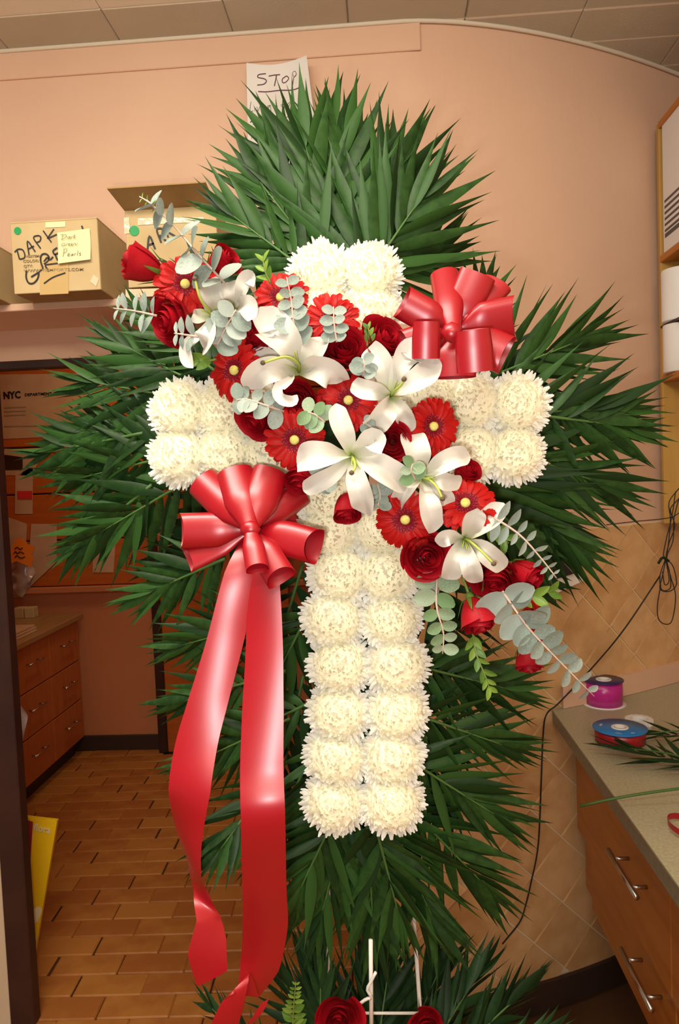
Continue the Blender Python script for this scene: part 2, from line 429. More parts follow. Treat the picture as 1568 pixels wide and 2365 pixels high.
# back room shell
BY = 4.24
obj('wall_far', box(-2.7, .3, BY, BY + .1, 0, 2.6), MT['back_pink'], smooth=False, kind='structure')
obj('wall_left', box(-2.7, -2.6, 2.08, BY, 0, 2.6), MT['back_pink'], smooth=False, kind='structure')
obj('wall_inner', box(.26, .30, 2.24, BY, 0, 2.6), MT['back_pink'], smooth=False, kind='structure')
obj('ceiling_inner', box(-2.7, .30, 2.09, BY, 2.56, 2.62), MT['ceil'], smooth=False, kind='structure')
obj('baseboard_far', box(-2.0, .5, BY - .015, BY, 0, .09, .003), MT['base'], smooth=False, kind='structure')
# wide wooden panelling boards on the far wall, above the counter height
zb0, zb1 = .99, 2.36
pan = obj('trim_5', box(-2.6, .2, BY - .008, BY, zb0, zb1), MT['dark'], smooth=False, kind='structure')
for i in range(5):
    z0 = zb0 + i * (zb1 - zb0) / 5
    inst('panel', mesh('panel', *box(-2.6, .2, BY - .022, BY - .006, z0 + .004, z0 + .27, .004), MT['panel'], False), pan, Matrix())
obj('trim_6', box(-2.6, .2, BY - .05, BY, zb0 - .035, zb0, .004), MT['back_pink'], smooth=False, kind='structure')
# brown door in the far wall, just showing beside the ribbon
dx0 = at(386, 1560, BY).x
d2 = obj('door_2', box(dx0, dx0 + .75, BY - .06, BY - .03, 0.0, 2.0, .004), MT['panel'], smooth=False, kind='structure')
obj('door_frame', box(dx0 - .05, dx0, BY - .075, BY - .03, 0, 2.05, .004), MT['dark'], d2, smooth=False)

# ------------------------------------------------------------------ back room furniture
CX = -1.80; CY1 = 4.19
cabt = thing('drawer_cabinet', 'red-brown drawer cabinet along the left side of the back room', 'cabinet', (CX - .25, 3.4, 0))
obj('body', box(CX - .5, CX - .02, 2.5, CY1, .10, .80, .003), MT['redcab'], cabt, smooth=False)
obj('toe_kick', box(CX - .45, CX - .06, 2.52, CY1 - .01, .0, .10), MT['base'], cabt, smooth=False)
ys = [2.52, 2.96, 3.40, 3.80, CY1 - .005]
for i in range(4):
    for z0, z1 in ((.105, .33), (.336, .56), (.566, .795)):
        y0, y1 = ys[i] + .003, ys[i + 1] - .003
        d = obj('drawer', box(CX - .02, CX, y0, y1, z0, z1, .003), MT['redcab'], cabt, smooth=False, loc=None)
        m_ = (y0 + y1) / 2; zz = (z0 + z1) / 2 + .02
        hb = join(tube([(CX + .028, m_ - .08, zz), (CX + .028, m_ + .08, zz)], .005, 6), tube([(CX, m_ - .055, zz), (CX + .028, m_ - .055, zz)], .004, 6), tube([(CX, m_ + .055, zz), (CX + .028, m_ + .055, zz)], .004, 6))
        obj('handle', hb, MT['steel'], d).data.transform(Matrix.Translation(Vector((0, 0, 0))))
obj('back_counter', box(CX - .53, CX + .025, 2.48, CY1 + .02, .80, .832, .004), MT['wood_top'], None, smooth=False, loc=(CX - .25, 3.4, .80))
tag(bpy.data.objects['back_counter'], 'brown wooden worktop on the drawer cabinet in the back room', 'counter').name = 'worktop'
pp = [at(40, 1447, 3.6), at(100, 1427, 3.95)]
for k, (dz, yy, ln, lb) in enumerate([(0, 3.30, .42, 'lowest pale paper folder on the back room worktop'), (.011, 3.34, .40, 'pale paper folder in the middle of the worktop stack'), (.022, 3.38, .36, 'topmost pale paper folder on the back room worktop stack')]):
    o = obj('paper_folder', box(CX - .3, CX - .02 - .01 * k, yy, yy + ln, .832 + dz, .832 + dz + .010, .002), MT['paper_warm'], None, smooth=False, loc=(CX - .16, yy + ln / 2, .832 + dz))
    tag(o, lb, 'folder', 'papers on the back room worktop')
for k, (x, lb) in enumerate([(44, 'small yellow box at the back of the worktop, left of two'), (68, 'small yellow box at the back of the worktop, right of two')]):
    p = at(x, 1409, 4.1)
    o = obj('small_box', box(p.x - .028, p.x + .028, 4.09, 4.15, .832, .832 + .06, .003), MT['card'], None, smooth=False, loc=(p.x, 4.12, .832)); tag(o, lb, 'box', 'yellow boxes on the worktop')
# white towel roll hanging at the cabinet handle
p = at(50, 1655, 3.0)
o = obj('white_cloth', strip([at(44, 1632, 2.62), at(52, 1650, 2.63), at(48, 1680, 2.62), at(46, 1715, 2.62)], [.02, .04, .035, .02], nrm=(.3, -1, 0), cup=.3, nw=6, ruf=.2), MT['white'], None, loc=at(46, 1640, 2.62))
tag(o, 'small white cloth hanging on the back room cabinet beside the dark door jamb', 'cloth')
# notices pinned on the panelling
def sheet(name, label, cat_, quad, Y, m, t=.0015, group=None):
    q = [at(x, y, Y) for x, y in quad]
    o = obj(name, slab(q, (0, -1, 0), t), m, None, smooth=False, loc=sum(q, Vector()) / 4)
    return tag(o, label, cat_, group)
PYY = BY - .026
nyc = sheet('notice_poster', 'wide brown notice headed NYC pinned to the back room panelling', 'poster', [(-90, 1018), (238, 1004), (238, 862), (-90, 866)], PYY, MT['paper_warm'])
text('nyc', nyc, at(9, 921, PYY - .004), at(48, 919, PYY - .004), .039, MT['ink'])
text('dept', nyc, at(58, 915, PYY - .004), at(136, 911, PYY - .004), .016, MT['ink'])
for y in (942, 951, 960, 985): strokes('printed_line', nyc, [[(10, y), (60 if y < 970 else 120, y - 2)]], PYY - .003, .006, MT['print'])
sheet('notice', 'pale notice with dark torn lower half on the back room panelling, under the NYC poster', 'paper', [(8, 1098), (72, 1098), (104, 1040), (10, 1036)], PYY, MT['paper_warm'])
sheet('photo_print', 'small dark photograph over the torn notice in the back room', 'paper', [(12, 1085), (52, 1085), (52, 1056), (10, 1050)], PYY - .004, MT['dark'])
sheet('tag_card', 'narrow tan card with a red square on the back room panelling', 'card', [(34, 1187), (75, 1187), (76, 1080), (36, 1080)], PYY, MT['paper_warm'])
sheet('red_label', 'small red square label on the narrow tan card', 'label', [(41, 1153), (74, 1153), (74, 1134), (40, 1134)], PYY - .004, MT['red_paper'])
sheet('paper_sheet', 'pinkish sheet hanging left behind the orange note', 'paper', [(24, 1380), (55, 1380), (62, 1210), (18, 1194)], PYY, MT['paper_warm'])
sheet('paper_sheet', 'tan sheet with a slanted lower edge to the right of the orange note', 'paper', [(62, 1362), (131, 1297), (131, 1210), (72, 1210)], PYY - .003, MT['paper_warm'])
sheet('paper_sheet', 'tan sheet seen through the palm leaves left of the red bow', 'paper', [(214, 1322), (262, 1322), (268, 1235), (216, 1235)], PYY, MT['paper_warm'])
bag = obj('plastic_bag', strip([at(45, 1288, PYY - .03), at(48, 1320, PYY - .05), at(46, 1350, PYY - .05), at(42, 1376, PYY - .03)], [.09, .13, .11, .05], nrm=(0, -1, 0), cup=-.2, nw=8, ns=16, ruf=.25, rf=14), MT['plastic'], None, loc=at(45, 1330, PYY - .03))
tag(bag, 'crumpled clear plastic bag hanging below the orange note', 'bag')
ons = [(22, 1302), (38, 1296), (72, 1310), (77, 1288), (72, 1284), (80, 1262), (62, 1256), (60, 1250), (46, 1241), (34, 1246), (31, 1258), (26, 1266)]
ov = [at(x, y, PYY - .09) for x, y in ons]
on = obj('orange_note', (ov + [p + Vector((0, .003, 0)) for p in ov], [list(range(12))] + [[i, i + 12, (i + 1) % 12 + 12, (i + 1) % 12] for i in range(12)]), MT['orange_paper'], None, smooth=False, loc=at(50, 1275, PYY - .09))
tag(on, 'bright orange jagged paper note with small handwriting, by the dark door jamb', 'note')
strokes('handwriting', on, [[(34, 1268), (40, 1264), (46, 1269), (52, 1265)], [(32, 1278), (36, 1274), (40, 1279), (46, 1275), (56, 1279)], [(34, 1287), (40, 1284), (48, 1289), (58, 1286)]], PYY - .094, .006, MT['ink'])
# yellow card sign leaning just behind the doorway
yq = [at(60, 2400, 2.26), at(82, 2400, 2.26), at(132, 1895, 2.31), at(55, 1886, 2.31)]
yb = thing('yellow_sign', 'tall yellow card sign with a maroon edge leaning behind the doorway jamb', 'sign', (yq[0].x, 2.28, 0))
for q in yq[:2]: q.z = max(q.z, .005)
obj('board', slab(yq, (0, -1, 0), .012), MT['yellow'], yb, smooth=False)
def onq(u, v, o=.003): return yq[0].lerp(yq[1], u).lerp(yq[3].lerp(yq[2], u), v) + Vector((0, -o, 0))
obj('maroon_stripe', slab([onq(-.02, .35), onq(.22, .35), onq(.29, .975), onq(-.02, .985)], (0, -1, 0), .002), MT['maroon'], yb, smooth=False)
text('flora', yb, onq(.32, .925, .004), onq(.86, .915, .004), .024, MT['offwhite'])
obj('white_swirl', strip([onq(.3, .38), onq(.6, .36), onq(.85, .42), onq(.98, .40)], [.01, .035, .025, .004], nrm=(0, -1, 0), nw=2), MT['offwhite'], yb)
obj('white_swirl', strip([onq(.1, .24), onq(.5, .22), onq(.95, .24)], [.02, .02, .015], nrm=(0, -1, 0), nw=2), MT['offwhite'], yb)

# ------------------------------------------------------------------ shelf with cardboard boxes over the doorway
SZ = 2.049
sh = obj('wall_shelf', box(-1.6, -.36, 1.82, WY - .001, SZ - .018, SZ, .002), MT['pink'], None, smooth=False, loc=(-1, 1.93, SZ))
tag(sh, 'pink painted wall shelf above the doorway carrying the cardboard boxes', 'shelf')
def carton(label, x0, x1, z1, y0=1.73, y1=2.0, open_=False):
    t = thing('cardboard_box', label, 'box', ((x0 + x1) / 2, (y0 + y1) / 2, SZ), 'cartons on the wall shelf')
    e = .004
    obj('side_panel', box(x0, x1, y0, y0 + e, SZ, z1, .0012), MT['card'], t, smooth=False, label=None)
    obj('side_panel', box(x0, x1, y1 - e, y1, SZ, z1, .0012), MT['card'], t, smooth=False)
    obj('side_panel', box(x0, x0 + e, y0 + e, y1 - e, SZ, z1, .0012), MT['card'], t, smooth=False)
    obj('side_panel', box(x1 - e, x1, y0 + e, y1 - e, SZ, z1, .0012), MT['card'], t, smooth=False)
    obj('bottom_panel', box(x0 + e, x1 - e, y0 + e, y1 - e, SZ, SZ + e), MT['card_dark'], t, smooth=False)
    if not open_:
        obj('top_flap', box(x0, x1, y0, (y0 + y1) / 2 - .001, z1, z1 + e, .001), MT['card'], t, smooth=False)
        obj('top_flap', box(x0, x1, (y0 + y1) / 2 + .001, y1, z1, z1 + e, .001), MT['card'], t, smooth=False)
    return t
def dot(par, px, py, r, Y):
    c = at(px, py, Y); n = 20
    obj('green_sticker', ([c + Vector((r * math.cos(2 * PI * i / n), 0, r * math.sin(2 * PI * i / n))) for i in range(n)], [list(range(n))]), MT['green_dot'], par, smooth=False)
F1 = 1.7285
b1 = carton('closed cardboard box marked DARK with a yellow note stuck on its front', -.850, -.641, 2.212)
dot(b1, 40.5, 533, .0087, F1)
def patch(name, par, quad, Y, m, t=.0006):
    return obj(name, slab([at(x, y, Y) for x, y in quad], (0, -1, 0), t), m, par, smooth=False)
patch('tape', b1, [(92, 681), (158, 678), (158, 600), (92, 603)], F1, MT['tape'])
patch('label', b1, [(105, 526), (151, 524), (151, 511), (105, 513)], F1, MT['offwhite'])
patch('tape', b1, [(208, 650), (222, 662), (228, 644), (216, 634)], F1, MT['cleartape'])
MK = [[(175, 535), (215, 500), (270, 505), (298, 560), (290, 605), (235, 620)], [(205, 510), (235, 620)],
      [(350, 570), (330, 400), (425, 530)], [(345, 495), (410, 460)],
      [(490, 490), (405, 365), (450, 335), (490, 350), (480, 400), (430, 420)],
      [(520, 275), (620, 415)], [(650, 255), (570, 370)], [(575, 370), (685, 320)]]
strokes('marker_lettering', b1, MK, F1 - .0004, .0032, MT['marker'], 0, 480, 5.227)
MG = [[(320, 760), (315, 840), (345, 905), (400, 910), (450, 860), (470, 790)], [(375, 835), (470, 775), (520, 735)],
      [(520, 735), (490, 640), (500, 570), (550, 555), (590, 590), (580, 640), (530, 680)], [(545, 700), (590, 770)],
      [(690, 480), (640, 520), (660, 560), (700, 545)], [(665, 560), (690, 625), (705, 630)], [(530, 650), (570, 600), (600, 630), (640, 590)], [(540, 690), (700, 670)],
      [(530, 915), (640, 840), (790, 785)], [(985, 215), (1000, 255)]]
strokes('marker_lettering', b1, MG, F1 - .0004, .0040, MT['marker'], 0, 480, 5.227)
def c1(x, y): return at(x / 5.227, 480 + y / 5.227, F1 - .0002)
text('ssite', b1, c1(310, 600), c1(480, 592), .005, MT['print']); text('color', b1, c1(280, 660), c1(470, 650), .006, MT['print'])
text('qty', b1, c1(285, 720), c1(395, 715), .006, MT['print']); text('www', b1, c1(285, 775), c1(1005, 757), .0065, MT['print'])
nt_ = [at(x, y, F1 - .002) for x, y in [(136, 609), (211, 602), (208, 530), (131, 535)]]
note = obj('sticky_note', strip([nt_[0].lerp(nt_[1], .5) + Vector((0, -.006, 0)), nt_[0].lerp(nt_[2], .5), nt_[3].lerp(nt_[2], .5)], [(nt_[1] - nt_[0]).length] * 3, side=(1, 0, .07), nw=4, ns=8), MT['sticky'], None, loc=nt_[0])
tag(note, 'square yellow sticky note reading Dark Green Pearls on the closed cardboard box', 'note')
SN = [[(745, 385), (760, 320)], [(730, 325), (790, 325), (800, 350), (740, 388)], [(840, 345), (815, 365), (835, 370), (845, 345), (850, 370)], [(862, 370), (865, 348), (880, 345)], [(888, 368), (895, 320)], [(912, 325), (890, 350), (912, 362)],
      [(790, 430), (750, 435), (748, 458), (785, 455), (780, 442)], [(800, 455), (805, 435), (820, 432)], [(825, 445), (845, 435), (830, 430), (828, 452), (850, 450)], [(858, 445), (875, 435), (860, 430), (860, 452), (880, 448)], [(888, 452), (892, 432), (910, 430), (915, 450), (940, 428)],
      [(760, 590), (775, 495)], [(765, 500), (805, 495), (800, 530), (770, 545)], [(815, 570), (840, 558), (825, 548), (818, 580), (845, 578)], [(875, 555), (855, 570), (868, 580), (880, 555), (882, 578)], [(895, 580), (900, 555), (918, 552)], [(930, 578), (945, 510)], [(978, 540), (955, 550), (975, 565), (955, 580)]]
strokes('handwriting', note, SN, F1 - .0065, .0010, MT['pencil'], 0, 480, 5.227)
# open carton with raised flap
q = [at(288, 500, 1.73), at(480, 690, 1.73)]
b2 = carton('open cardboard box with its flap raised, behind the eucalyptus', q[0].x, q[0].x + .215, 2.226, open_=True)
x0, x1 = q[0].x, q[0].x + .215
obj('open_flap', slab([Vector((x0, 1.731, 2.226)), Vector((x1, 1.731, 2.226)), Vector((x1 - .005, 1.655, 2.249)), Vector((x0 - .012, 1.655, 2.249))], (0, -.4, -1), .004), MT['card_dark'], b2, smooth=False, label='raised brown flap')
dot(b2, 310, 533, .0118, F1)
patch('tape', b2, [(290, 688), (430, 680), (430, 664), (290, 668)], F1, MT['cleartape'])
patch('tape', b2, [(287, 540), (300, 539), (298, 502), (286, 503)], F1, MT['cleartape'])
patch('tape', b2, [(318, 520), (470, 512), (470, 502), (318, 504)], F1, MT['cleartape'])
MK2 = [[(298, 568), (314, 566)], [(310, 568), (306, 590)], [(340, 580), (345, 545), (358, 575)], [(341, 566), (355, 562)], [(372, 560), (362, 530), (378, 530), (376, 542), (366, 545)], [(366, 545), (384, 556)], [(388, 548), (380, 520)], [(398, 516), (386, 535)], [(386, 535), (404, 545)]]
strokes('marker_lettering', b2, MK2, F1 - .0004, .0045, MT['marker'])
carton('tan cardboard box cut off at the left edge of the shelf', -1.11, -.905, 2.175, y0=1.72)
# paper notice on the wall: STOP
PY = WY - .012
def pap(u, v):
    a = Vector((569, 145)).lerp(Vector((574, 402)), v); b = Vector((708, 128)).lerp(Vector((742, 402)), v)
    p = a.lerp(b, u); dip = 12 * math.sin(PI * u) * max(0, 1 - v * 2.5)
    return p.x, p.y + dip
g = []; fs = []
for j in range(13):
    for i in range(11):
        u, v = i / 10, j / 12; x, y = pap(u, v)
        g.append(at(x, y, PY - .045 * max(0, u - .55) ** 1.5 * (1.2 - v) * 2 - .006 * (1 - v)))
for j in range(12):
    for i in range(10): k = j * 11 + i; fs.append([k, k + 11, k + 12, k + 1])
pn = obj('paper_notice', (g, fs), MT['paper'], None, loc=at(640, 140, PY))
tag(pn, 'white handwritten paper reading STOP taped to the pink wall above the palms', 'paper')
def pstroke(lines, width, m):
    parts = []
    for ln in lines:
        P = []
        for x, y in ln:
            px, py = 560 + x / 8.711, 120 + y / 8.711
            u = (px - 570) / (141 + (py - 130) * .1); v = (py - 140) / 258
            P.append(at(px, py, PY - .045 * max(0, u - .55) ** 1.5 * (1.2 - v) * 2 - .006 * (1 - v) - .0012))
        parts.append(strip(P, [width] * 2, nrm=(0, -1, 0), nw=1, ns=max(2, (len(P) - 1) * 4)))
    obj('handwriting', join(*parts), m, pn, kind='stuff')
pstroke([[(470, 435), (330, 455), (310, 510), (440, 540), (480, 590), (420, 650), (295, 665)], [(525, 485), (640, 465), (755, 455)], [(685, 475), (665, 570), (640, 685)],
         [(870, 490), (800, 550), (815, 620), (880, 600), (930, 530), (890, 485), (860, 500)], [(1005, 690), (1020, 580), (1040, 510), (1085, 450), (1060, 385), (1015, 420), (1025, 500)],
         [(315, 795), (500, 800), (760, 770), (1000, 765), (1160, 710)]], .0026, MT['marker2'])
pstroke([[(170, 1000), (140, 1215)], [(140, 1215), (215, 1180)], [(240, 1100), (250, 1190)], [(290, 1100), (310, 1190), (350, 1090)], [(370, 1090), (385, 1170)], [(410, 1160), (420, 1080), (460, 1090), (480, 1165)], [(555, 1070), (505, 1090), (520, 1130), (560, 1070), (570, 1220), (540, 1260)],
         [(830, 1050), (780, 1060), (790, 1100), (835, 1060), (840, 1230)], [(960, 1000), (910, 1050), (930, 1090), (970, 1020), (975, 1110)], [(1000, 1100), (990, 1030), (1060, 1015)], [(1125, 890), (1125, 1050), (1180, 1050), (1170, 990), (1125, 1000)], [(1250, 950), (1205, 980), (1215, 1010), (1255, 960), (1260, 1010)], [(1325, 930), (1290, 940), (1310, 965)],
         [(215, 1370), (170, 1390), (160, 1420), (215, 1380), (215, 1470)], [(320, 1330), (300, 1480)], [(395, 1295), (360, 1480)], [(640, 1300), (590, 1370), (610, 1440), (655, 1380), (640, 1300)], [(690, 1330), (710, 1400), (760, 1320)], [(800, 1380), (850, 1340), (810, 1320), (800, 1410), (850, 1410)], [(880, 1390), (890, 1310), (930, 1300)], [(1000, 1400), (990, 1280)],
         [(1150, 1290), (1240, 1270)], [(1200, 1190), (1190, 1370)], [(1270, 1220), (1270, 1330)], [(180, 1750), (200, 1600)], [(310, 1540), (280, 1700)], [(400, 1620), (360, 1650), (380, 1690), (410, 1620), (415, 1690)], [(470, 1600), (430, 1640), (470, 1690)], [(510, 1650), (550, 1630), (520, 1600), (510, 1680), (560, 1690)], [(670, 1640), (715, 1630)], [(790, 1620), (800, 1680)], [(1010, 1560), (1000, 1620), (1060, 1600)], [(1310, 1480), (1320, 1590), (1350, 1540)],
         [(260, 1870), (205, 1920), (220, 1990), (265, 1980)], [(1010, 1780), (1080, 1790), (1060, 1850), (1010, 1880)]], .0013, MT['pencil'])

# ------------------------------------------------------------------ counter, cabinet and clutter on the right
CZ = .89; CFX = .468
def cpoly(z0, z1, x0, m, name, par=None, loc=None):
    top = [(x0, .95), (XR - .002, .95), (XR - .002, wally(XR) - .01)] + [(x, wally(x) - .012) for x in [1.05, .95, .85, .75, .65, .55, x0]]
    n = len(top); v = [(x, y, z1) for x, y in top] + [(x, y, z0) for x, y in top]
    return obj(name, (v, [list(range(n)), list(range(2 * n - 1, n - 1, -1))] + [[i, i + n, (i + 1) % n + n, (i + 1) % n] for i in range(n)]), m, par, smooth=False, loc=loc)
ct = thing('worktop', 'speckled grey-green laminate worktop on the right under the spools', 'counter', (.8, 1.5, CZ))
cpoly(CZ - .004, CZ, CFX, MT['counter'], 'top_surface', ct)
cpoly(CZ - .04, CZ - .0041, CFX + .001, MT['counter_edge'], 'edge_band', ct)
obj('trim_7', join(*[(lambda a: (a[0] + [(x, y - .02, z) for x, y, z in a[0]], [[0, 2, 3, 1], [4, 5, 7, 6], [1, 3, 7, 5], [0, 4, 6, 2]]))(wallpatch([.5 + .62 * i / 14, .5 + .62 * (i + 1) / 14], CZ + .001, CZ + .062, .008)) for i in range(14)]), MT['pink'], smooth=False, kind='structure')
rc = thing('drawer_unit', 'orange-brown drawer unit with steel bar handles under the right worktop', 'cabinet', (.8, 1.5, .36))
FX = .535
obj('body', box(FX + .02, XR - .003, .95, 2.14, .36, CZ - .041, .002), MT['cab'], rc, smooth=False)
def bar(y0, y1, z, x):
    return join(tube([(x - .035, y0, z), (x - .035, y1, z)], .0062, 10), tube([(x, y0 + (y1 - y0) * .2, z), (x - .035, y0 + (y1 - y0) * .2, z)], .0045, 8), tube([(x, y1 - (y1 - y0) * .2, z), (x - .035, y1 - (y1 - y0) * .2, z)], .0045, 8))
for k, (y0, y1) in enumerate([(1.44, 2.145), (.95, 1.436)]):
    for z0, z1, dxx, dy in ((.532, CZ - .045, 0, 0), (.355, .527, .008, -.11)):
        d = obj('drawer', box(FX + dxx, FX + .019 + dxx * .6, y0, y1 + (dy if k == 0 else 0), z0, z1, .002), MT['cab'], rc, smooth=False)
        hy, zc_ = ((1.53, .686) if z0 > .5 else (1.475, .482)) if k == 0 else ((1.10, .686) if z0 > .5 else (1.10, .482))
        obj('handle', bar(hy, hy + .195, zc_, FX + dxx), MT['steel'], d)
def spool(name, label, c, r, h, mdisc, mrib, hub, rb=None):
    t = thing(name, label, 'ribbon spool', c, None)
    c = Vector(c); rb = rb or r
    obj('bottom_flange', shift(lathe([(0, 0), (rb, 0), (rb, .0015), (0, .0015)], 40), c), MT['white'], t)
    obj('ribbon_roll', shift(lathe([(r * .35, .0016), (r * .92, .0016), (r * .93, h * .5), (r * .92, h - .0018), (r * .35, h - .0018)], 40), c), mrib, t)
    obj('top_flange', shift(lathe([(hub, h - .0015), (r, h - .0015), (r, h), (hub, h)], 40), c), mdisc, t)
    obj('hub', shift(lathe([(hub * .62, h * .3), (hub * .62, h + .002), (hub, h + .002), (hub, h - .001)], 28), c), MT['white'], t)
    return t
pm = atz(1395, 1625, CZ)
spool('ribbon_spool', 'magenta ribbon spool with a dark purple top standing on the worktop', (pm.x, pm.y, CZ), .056, .072, MT['navy'], MT['magenta'], .022, .061)
pb = atz(1432, 1712, CZ)
s2 = spool('ribbon_spool', 'red ribbon spool with a blue disc lying flat on the worktop', (pb.x, pb.y, CZ), .066, .036, MT['blue'], MT['ribbon'], .021, .058)
for a0, a1 in ((2.5, 2.9), (4.2, 4.5), (5.0, 5.25)):
    obj('printed_mark', strip([Vector((pb.x + .046 * math.cos(a0 + (a1 - a0) * i / 4), pb.y + .046 * math.sin(a0 + (a1 - a0) * i / 4), CZ + .0365)) for i in range(5)], [.008, .004, .009, .003, .007], nrm=(0, 0, 1), nw=1, ns=10), MT['bluetxt'], s2)
# white ridged roll behind it
pw = atz(1476, 1682, CZ)
wr = thing('white_spool', 'translucent white ridged spool behind the blue disc on the worktop', 'ribbon spool', (pw.x, pw.y, CZ))
v = []; n = 64
for z_, rr_ in ((0, .030), (.012, .034), (.014, .034), (.026, .034), (.026, .022), (0.004, .02)):
    v += [(pw.x + (rr_ + (.0018 if (j // 2) % 2 and .012 < z_ < .027 and rr_ > .03 else 0)) * math.cos(2 * PI * j / n), pw.y + (rr_ + (.0018 if (j // 2) % 2 and .012 < z_ < .027 and rr_ > .03 else 0)) * math.sin(2 * PI * j / n), CZ + z_) for j in range(n)]
obj('ridged_ring', (v, [[i * n + j, i * n + (j + 1) % n, (i + 1) * n + (j + 1) % n, (i + 1) * n + j] for i in range(5) for j in range(n)]), MT['white'], wr, smooth=False)
# loop of red ribbon at the frame's edge
pr = atz(1590, 1925, CZ)
o = obj('ribbon_scrap', strip([pr + Vector((.035 * math.cos(a), .045 * math.sin(a), .006 + .012 * math.sin(a * .5) ** 2)) for a in [i * .45 for i in range(15)]], [.012] * 2, side=(0, 0, 1), nw=2, ns=40), MT['ribbon'], None, loc=(pr.x, pr.y, CZ))
tag(o, 'curled scrap of red ribbon on the worktop at the right edge', 'ribbon')
# hanging black cord bundle and its cable
Yc = 2.26
def cordpts(l, Y): return [at(x, y, Y) for x, y in l]
cd = thing('black_cord', 'tangled black cord bundle hanging beside the right shelf', 'cord', at(1545, 1150, 2.30))
for pts in ([(1568, 1128), (1545, 1160), (1548, 1200), (1543, 1260), (1538, 1290), (1530, 1330), (1524, 1360), (1545, 1366), (1562, 1350), (1555, 1310), (1538, 1290)],
            [(1560, 1135), (1552, 1190), (1540, 1240), (1532, 1280), (1536, 1292), (1524, 1330), (1528, 1362), (1548, 1358), (1546, 1320), (1537, 1290)],
            [(1568, 1150), (1556, 1200), (1554, 1250), (1540, 1287), (1548, 1330), (1560, 1375), (1553, 1430), (1540, 1442), (1522, 1432), (1518, 1400), (1526, 1350)],
            [(1575, 1145), (1560, 1160), (1548, 1178), (1558, 1215), (1545, 1255), (1538, 1290), (1545, 1340), (1535, 1350), (1530, 1320)]):
    obj('cord_strand', tube(cordpts(pts, Yc), .0016, 5, seg=40), MT['black'], cd)
obj('cord_tie', tube(cordpts([(1520, 1302), (1530, 1288), (1545, 1296)], Yc - .006), .004, 6, seg=6), MT['palm_dark'], cd)
o = obj('cable', tube([at(1524, 1330, 2.28), at(1440, 1455, 2.24), at(1365, 1545, 2.18), at(1292, 1622, 2.12), at(1262, 1650, 2.12), at(1254, 1700, 2.12), at(1250, 1800, 2.11), at(1243, 1950, 2.11), at(1226, 2040, 2.10), at(1214, 2090, 2.10), at(1200, 2130, 2.09), at(1160, 2180, 2.08)], .0022, 6, seg=60), MT['black'], None, loc=at(1292, 1622, 2.12))
tag(o, 'thin black cable running down the tiled wall to the left of the worktop', 'cable')
o = obj('wire', tube([at(1400, 1212, 2.22), at(1470, 1204, 2.22), at(1545, 1196, 2.24), at(1575, 1180, 2.25)], .0013, 5, seg=14), MT['black'], None, loc=at(1470, 1204, 2.22))
tag(o, 'thin black wire running right to the cord bundle at the top of the tiles', 'wire')
# black and white sheet on the tiles behind the palms
pq = [(1200, 1395), (1282, 1372), (1346, 1342), (1338, 1262), (1290, 1205), (1210, 1225)]
Yp = 2.10
yy = [2.10, 2.115, 2.14, 2.13, 2.11, 2.10]
pv = [at(x, y, Y) for (x, y), Y in zip(pq, yy)]
cw = thing('printed_sheet', 'white-edged black printed sheet against the tiled wall behind the right palms', 'poster', pv[0])
obj('sheet', (pv + [p + Vector((0, .004, 0)) for p in pv], [list(range(6)), list(range(11, 5, -1))] + [[i, i + 6, (i + 1) % 6 + 6, (i + 1) % 6] for i in range(6)]), MT['paper'], cw, smooth=False)
for qd in ([(1205, 1355), (1275, 1340), (1325, 1325), (1280, 1275), (1242, 1258), (1215, 1262)], [(1285, 1262), (1322, 1310), (1334, 1318), (1328, 1272), (1290, 1222), (1245, 1228)]):
    k = len(qd)
    obj('black_print', ([at(x, y, 2.10 + (x - 1205) * .00022 - .006) for x, y in qd], [list(range(k))]), MT['ink'], cw, smooth=False)
# shelving unit on the right wall
SX = .862; SY = 2.335; SB = 1.40; ST = 2.60
su = thing('shelf_unit', 'open pine shelving unit high on the right wall', 'shelf', (.98, 1.7, SB))
obj('side_panel', box(SX, SX + .22, SY - .02, SY, SB, ST, .002), MT['shelf'], su, smooth=False)
obj('side_panel', box(SX, SX + .22, 1.0, 1.02, SB, ST, .002), MT['shelf'], su, smooth=False)
for z in (ST, at(1524, 592, 2.32).z, at(1530, 868, 2.32).z):
    obj('shelf_board', box(SX - .002, SX + .22, 1.02, SY - .02, z - .02, z, .002), MT['shelf_edge'], su, smooth=False)
zt = at(1522, 753, 2.31).z
obj('thin_shelf', box(SX - .004, SX + .22, 1.02, SY - .02, zt - .006, zt, .001), MT['dark'], su, smooth=False)
obj('back_panel', box(SX + .21, SX + .222, 1.02, SY - .02, SB, ST - .02), MT['shelf'], su, smooth=False)
zl = at(1524, 592, 2.32).z
wb = thing('white_carton', 'large white carton with small printed lines on the upper right shelf', 'box', (SX + .13, 1.95, zl))
wx = at(1531, 500, 2.30).x
obj('carton_body', box(wx, SX + .2, 1.6, 2.30, zl + .0005, zl + .385, .003), MT['white'], wb, smooth=False)
for k in range(7):
    z = zl + .145 - k * .017
    obj('printed_line', slab([Vector((wx - .001, 2.285, z)), Vector((wx - .001, 2.0 + R(0, .08), z)), Vector((wx - .001, 2.0, z + (.012 if k == 6 else .007))), Vector((wx - .001, 2.285, z + (.012 if k == 6 else .007)))], (-1, 0, 0), .0005), MT['pencil'], wb, smooth=False)
